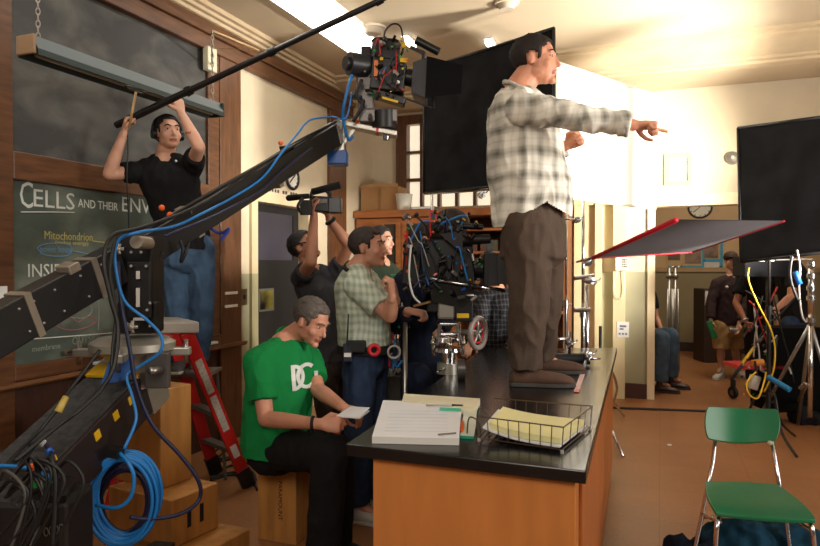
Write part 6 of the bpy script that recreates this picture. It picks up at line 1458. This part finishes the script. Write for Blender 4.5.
# ---- dolly at lower left
dly = thing('camera_dolly', 'black camera dolly with a thick boom arm at the lower left', 'dolly', V((*P(60, 500, 2.6).xy, 0)))
du, dw_ = P(122, 388, 2.84), P(-10, 520, 2.15)
bm_dir = (du-dw_).normalized(); bs = bm_dir.cross(V((0, 0, 1))).normalized(); bu = bs.cross(bm_dir)
ba = part('boom_arm', MB().bar(du-bu*.02, dw_-bu*.02, .25, .19), mat('brown_black_paint', (42, 33, 32), .45, .1, .15), dly, bevel=.008)
part('carpet_top', MB().bar(du+bu*.078-bm_dir*.06, dw_+bu*.078, .23, .012), mat('grey_carpet', (58, 58, 60), .95, 0, .4, 40, .3, 200), ba)
part('yellow_plate', MB().obox(du+bu*.085, bm_dir*.045, bs*.12, bu*.006), yel, ba)
part('end_block', MB().obox(du+bm_dir*.06-bu*.02, bm_dir*.07, bs*.13, bu*.11), alum, ba, bevel=.01)
for k, x_ in ((.16, 0), (.30, 0), (.46, 0)):
    p = du.lerp(dw_, k)+bs*.127+bu*.03; part('yellow_tag', MB().obox(p, bm_dir*.016, bs*.0015, bu*.018), yel, ba)
part('end_clamp', MB().bar(P(158, 352, 2.75), P(158, 388, 2.75), .03, .10), grey_panel, dly, bevel=.006)
part('clamp_bolt', MB().cyl(P(150, 371, 2.66), P(160, 370, 2.72), .016, n=12), steel, dly, smooth=True)
part('post_lower', MB().cyl(P(133, 366, 2.84), P(133, 386, 2.84), .10, n=24), steel, dly, smooth=True, auto=True)
part('blue_bag', MB().prism([P(120, 345, 2.7), P(129, 350, 2.7), P(118, 382, 2.6), P(100, 385, 2.55), P(108, 362, 2.62)], D(.02, .04, 0)), cloth('blue_nylon', (40, 74, 130), .6, .3), dly, bevel=.004)
ch_ = part('chassis', MB().pbox(-60, 502, 66, 640, 2.1, .2), mat('dolly_black', (26, 23, 22), .5, .1, .2), dly, bevel=.02)
part('upper_deck', MB().pbox(-60, 474, 45, 507, 2.2, .3), MATS['dolly_black'], dly, bevel=.02)
part('hood', MB().prism([P(40, 502, 2.1), P(66, 502, 2.1), P(76, 483, 2.3), P(60, 480, 2.34)], V((0, 0, .02))), MATS['dolly_black'], dly)
lgm = mat('faded_logo_paint', (92, 84, 80), .6)
for k in range(4): part('logo_mark', MB().torus(P(46+k*5, 532-k*1.2, 2.095), D(0, -1, 0), .0085, .0018, 12, 5, a0=V((0, 0, 1)), sy=.8, sx=1.5), lgm, ch_)
for x_, y_, t_ in ((172, 556, 3.0), (40, 700, 2.6)):
    c = P(x_, y_, t_); c.z = .13; w_ = part('wheel', MB().torus(c, D(.9, .4, 0), .085, .04, 28, 10), blackp, dly, smooth=True); part('hub', MB().cyl(c-D(.03, .01, 0), c+D(.03, .01, 0), .05, n=18), grey_panel, w_, smooth=True, auto=True)
part('axle_arm', MB().bar(P(90, 600, 2.5), P(165, 548, 3.0), .10, .06), MATS['dolly_black'], dly)
part('orange_knob', MB().cyl(P(32, 471, 2.1), P(32, 464, 2.1), .014, n=14), org, dly, smooth=True); part('green_clip', MB().pbox(33, 480, 37, 488, 2.05, .02, .4), grnp, dly); part('green_clip', MB().pbox(44, 481, 49, 486, 2.05, .02, -.4), grnp, dly)
random.seed(66)
for k in range(13):
    x_ = random.uniform(-5, 55); y_ = random.uniform(465, 500); e = random.uniform(-10, 75)
    part('cable', MB().tube([P(x_, y_, 2.08), P(x_+random.uniform(-5, 22), y_-random.uniform(5, 22), 2.04), P(x_+random.uniform(5, 30), y_+random.uniform(5, 25), 2.02), P(x_+random.uniform(-15, 15), 546+random.uniform(0, 15), 2.0)], random.uniform(.004, .008), 7), random.choice([blackc, blackc, blackc, mat('grey_cable', (70, 68, 66), .5)]), dly, smooth=True)
cable('video_cable', 'blue cable curving across the very left edge over the dolly', [P(-20, 466, 2.1), P(10, 466, 2.1), P(30, 469, 2.1), P(52, 478, 2.08)], .0062, bluec)
cable('audio_cable', 'dark cable with white, blue and yellow sleeves on the dolly boom arm', [P(30, 445, 2.3), P(42, 442, 2.25), P(50, 451, 2.2), P(54, 462, 2.15), P(55, 474, 2.1)], .007, navyc)
for k, (x_, y_, x2, y2, m, lb) in enumerate(((40, 441, 44, 444, MATS['white_cap'], 'small white sleeve on the dark dolly cable'), (48, 449, 51, 453, bluep, 'small blue sleeve on the dark dolly cable'), (52, 456, 54, 461, yel, 'small yellow sleeve on the dark dolly cable'))):
    single('cable_sleeve', lb, 'cable sleeve', MB().cyl(P(x_, y_, 2.2), P(x2, y2, 2.2), .012, n=10), m, smooth=True, auto=True)
cable('power_cable', 'thin black cable with a yellow connector climbing behind the dolly arm', [P(100, 350, 2.6), P(82, 374, 2.55), P(68, 392, 2.5), P(58, 408, 2.45), P(40, 430, 2.4), P(20, 450, 2.3), P(-5, 478, 2.2)], .007, blackc)
single('cable_connector', 'yellow and white cable connector behind the dolly arm', 'connector', MB().cyl(P(66, 397, 2.48), P(58, 412, 2.44), .012, .014, 12), mat('yellow_grey_plug', (200, 176, 90), .5), smooth=True)
# coils
def coil(lab, c, rx, ry, n, m, seed, tilt, name='cable_coil', r=.0068):
    random.seed(seed); o = thing(name, lab, 'cable coil', c-V((0, 0, ry)))
    for k in range(n):
        cc = c+D(random.uniform(-.012, .012), random.uniform(-.03, .03), random.uniform(-.018, .01)); a = random.uniform(.92, 1.05)
        part('loop', MB().torus(cc, D(*tilt)+D(random.uniform(-.12, .12), 0, random.uniform(-.1, .1)), rx*a, r, 40, 7, sx=ry/rx, sy=1, a0=V((0, 0, 1))), m, o, smooth=True)
    return o
cc = coil('large hanging coil of bright blue cable in front of the wooden boxes', P(124, 496, 2.55), .125, .172, 12, bluec, 71, (.25, -1, .05))
part('tail', MB().tube([P(118, 452, 2.5), P(128, 462, 2.46), P(134, 478, 2.45), P(130, 498, 2.45), P(116, 508, 2.45), P(96, 505, 2.47)], .0075, 8), bluec, cc, smooth=True)
part('velcro_tie', MB().obox(P(116, 452, 2.5), D(.02, 0, -.004), D(0, .03, 0), D(0, 0, .016)), blackp, cc)
coil('dark navy coil of cable hanging behind the bright blue coil', P(126, 500, 2.75), .10, .155, 9, navyc, 72, (.4, -1, .1), r=.0075)
# cables on the floor
random.seed(9)
for k in range(7):
    y_ = 452+k*5; pts = [G(215+random.uniform(-10, 10), y_+random.uniform(-3, 3), .01), G(232, y_-6+random.uniform(-3, 3), .01), G(252, y_-2+random.uniform(-4, 4), .01), G(262+random.uniform(-8, 8), y_+8, .01)]
    single('floor_cable', 'black cable snaking over the floor between the ladder and the seated person', 'cable', MB().tube(pts, .009, 7, 6), blackc, 'black cables on the floor by the ladder', smooth=True)
single('floor_cable', 'black cable lying straight across the floor in front of the doorway', 'cable', MB().tube([G(560, 404, .012), G(602, 407, .012), G(680, 410, .012), G(740, 412, .012), G(790, 411, .012)], .012, 8, 6), blackc, smooth=True)
single('paper_scrap', 'tiny white scrap of paper on the brown floor left of the green chair', 'paper', MB().prism([G(667, 445, .001), G(671, 446, .001), G(672, 444.5, .001), G(668, 444, .001)], V((0, 0, .002))), pap)
# small stand and equipment cart behind the script pages
x0_, y0_ = P(405, 380, 3.9).xy
o = thing('focus_stand', 'thin grey stand with small controls between the mint shirt and the camera', 'stand', V((x0_, y0_, 0)))
part('post', MB().cyl(V((x0_, y0_, .02)), V((x0_, y0_, P(405, 322, 3.9).z)), .014, n=12), steel, o, smooth=True)
part('foot', MB().cyl(V((x0_, y0_, 0)), V((x0_, y0_, .02)), .14, n=24), blackm, o, smooth=True, auto=True)
part('control_box', MB().pbox(395, 318, 410, 328, 3.97, .07), blackm, o, bevel=.005); part('green_light', MB().sph(P(399, 327, 3.95), .008), grnp, o, smooth=True)
part('dial', MB().torus(P(402, 313, 3.95), D(0, -1, 0), .035, .006, 20, 6), grey_panel, o, smooth=True)
part('ring', MB().torus(P(394, 352, 3.9), D(.2, -1, 0), .036, .007, 24, 8), mat('white_cable', (180, 176, 170), .5), o, smooth=True)
wires(o, (386, 300, 408, 372, 3.95, 4.05), 8, 81, .006)
single('tablet', 'slim tablet with a turquoise edge held at chest height behind the mint shirt', 'tablet', MB().pbox(390, 275, 411, 278, 4.3, .14, .02), mat('turquoise_case', (20, 160, 130), .4), bevel=.003)
o = thing('equipment_case', 'grey open equipment case full of cables behind the script pages', 'case', V((*P(398, 390, 4.4).xy, 0)))
part('case', MB().pbox(384, 376, 415, 470, 4.4, .35), mat('dull_grey_case', (70, 66, 60), .6), o, bevel=.008); wires(o, (386, 368, 410, 382, 4.38, 4.5), 10, 82, .008)
# logo on the green T-shirt
fx_ = (B(316, 377, 3.5)-B(290, 379, 3.42))
cs_ = D(.80, -.60, 0).normalized(); rxx = D(.60, .80, 0).normalized()
org_ = B(279, 381, 3.6)+cs_*.166+rxx*.0
def onshirt(px, py):
    """nearest point of the green shirt along the view line"""
    sh = [c for c in grn.children if c.name.startswith('shirt')][0]
    bpy.context.view_layer.update(); o_ = V((0, 0, EYE)); d_ = ray(px, py).normalized(); Mi = sh.matrix_world.inverted()
    ok, loc, nrm, idx = sh.ray_cast(Mi @ o_, (Mi.to_3x3() @ d_))
    return (sh.matrix_world @ loc, nrm) if ok else (None, None)
shg = [c for c in grn.children if c.name.startswith('shirt')][0]
def letter(poly, nm):
    """printed shape: pixel outline draped on the shirt"""
    bm = bmesh.new(); vs = [bm.verts.new((x, y, 0)) for x, y in poly]; bm.faces.new(vs)
    bmesh.ops.triangulate(bm, faces=bm.faces); bmesh.ops.subdivide_edges(bm, edges=bm.edges, cuts=3, use_grid_fill=True)
    bm.verts.ensure_lookup_table(); pts = []; 
    for v in bm.verts:
        p, n = onshirt(v.co.x, v.co.y); pts.append((p+n*.003) if p else None)
    idx = {v: i for i, v in enumerate(bm.verts)}; fs = [tuple(idx[v] for v in f.verts) for f in bm.faces]
    fs = [f for f in fs if all(pts[i] for i in f)]; good = [p if p else V((0, 0, 0)) for p in pts]
    use = sorted({i for f in fs for i in f}); mp = {a: b for b, a in enumerate(use)}
    m = MB().add([good[i] for i in use], [tuple(mp[i] for i in f) for f in fs]); bm.free()
    o = part(nm, m, wm, shg); s_ = o.modifiers.new('s', 'SOLIDIFY'); s_.thickness = .003; s_.offset = 0
def ringpoly(cx, cy, rx, ry, w_, a0, a1, n=18):
    o_ = []; i_ = []
    for k in range(n+1):
        a = math.radians(a0+(a1-a0)*k/n); o_.append((cx+rx*math.cos(a), cy-ry*math.sin(a))); i_.append((cx+(rx-w_)*math.cos(a), cy-(ry-w_*1.0)*math.sin(a)))
    return o_+i_[::-1]
def quads(poly, nm):
    n = len(poly)//2; pts = []; 
    vs = []; ok = True
    for x, y in poly:
        p, nn = onshirt(x, y)
        if p is None: ok = False; break
        vs.append(p+nn*.004)
    if not ok: return
    fs = [(k, k+1, 2*n-2-k, 2*n-1-k) for k in range(n-1)]
    o = part(nm, MB().add(vs, fs), wm, shg); s_ = o.modifiers.new('s', 'SOLIDIFY'); s_.thickness = .003; s_.offset = 0
def SKEW(poly): return [(x, y+(x-301)*-.12) for x, y in poly]
# D (stem + bowl) interlocked with C
quads(SKEW([(290.3, 364), (290.8, 372), (291.2, 380), (292, 390), (296, 390), (295.2, 380), (294.8, 372), (294.3, 364)]), 'print_d_stem')
quads(SKEW(ringpoly(294, 377, 10, 13, 3.6, 88, -88)), 'print_d_bowl')
quads(SKEW(ringpoly(306, 376, 10.5, 13, 3.6, 50, 310)), 'print_c')
quads(SKEW([(314, 373), (317.5, 373), (317.5, 377), (314, 377)]), 'print_star')
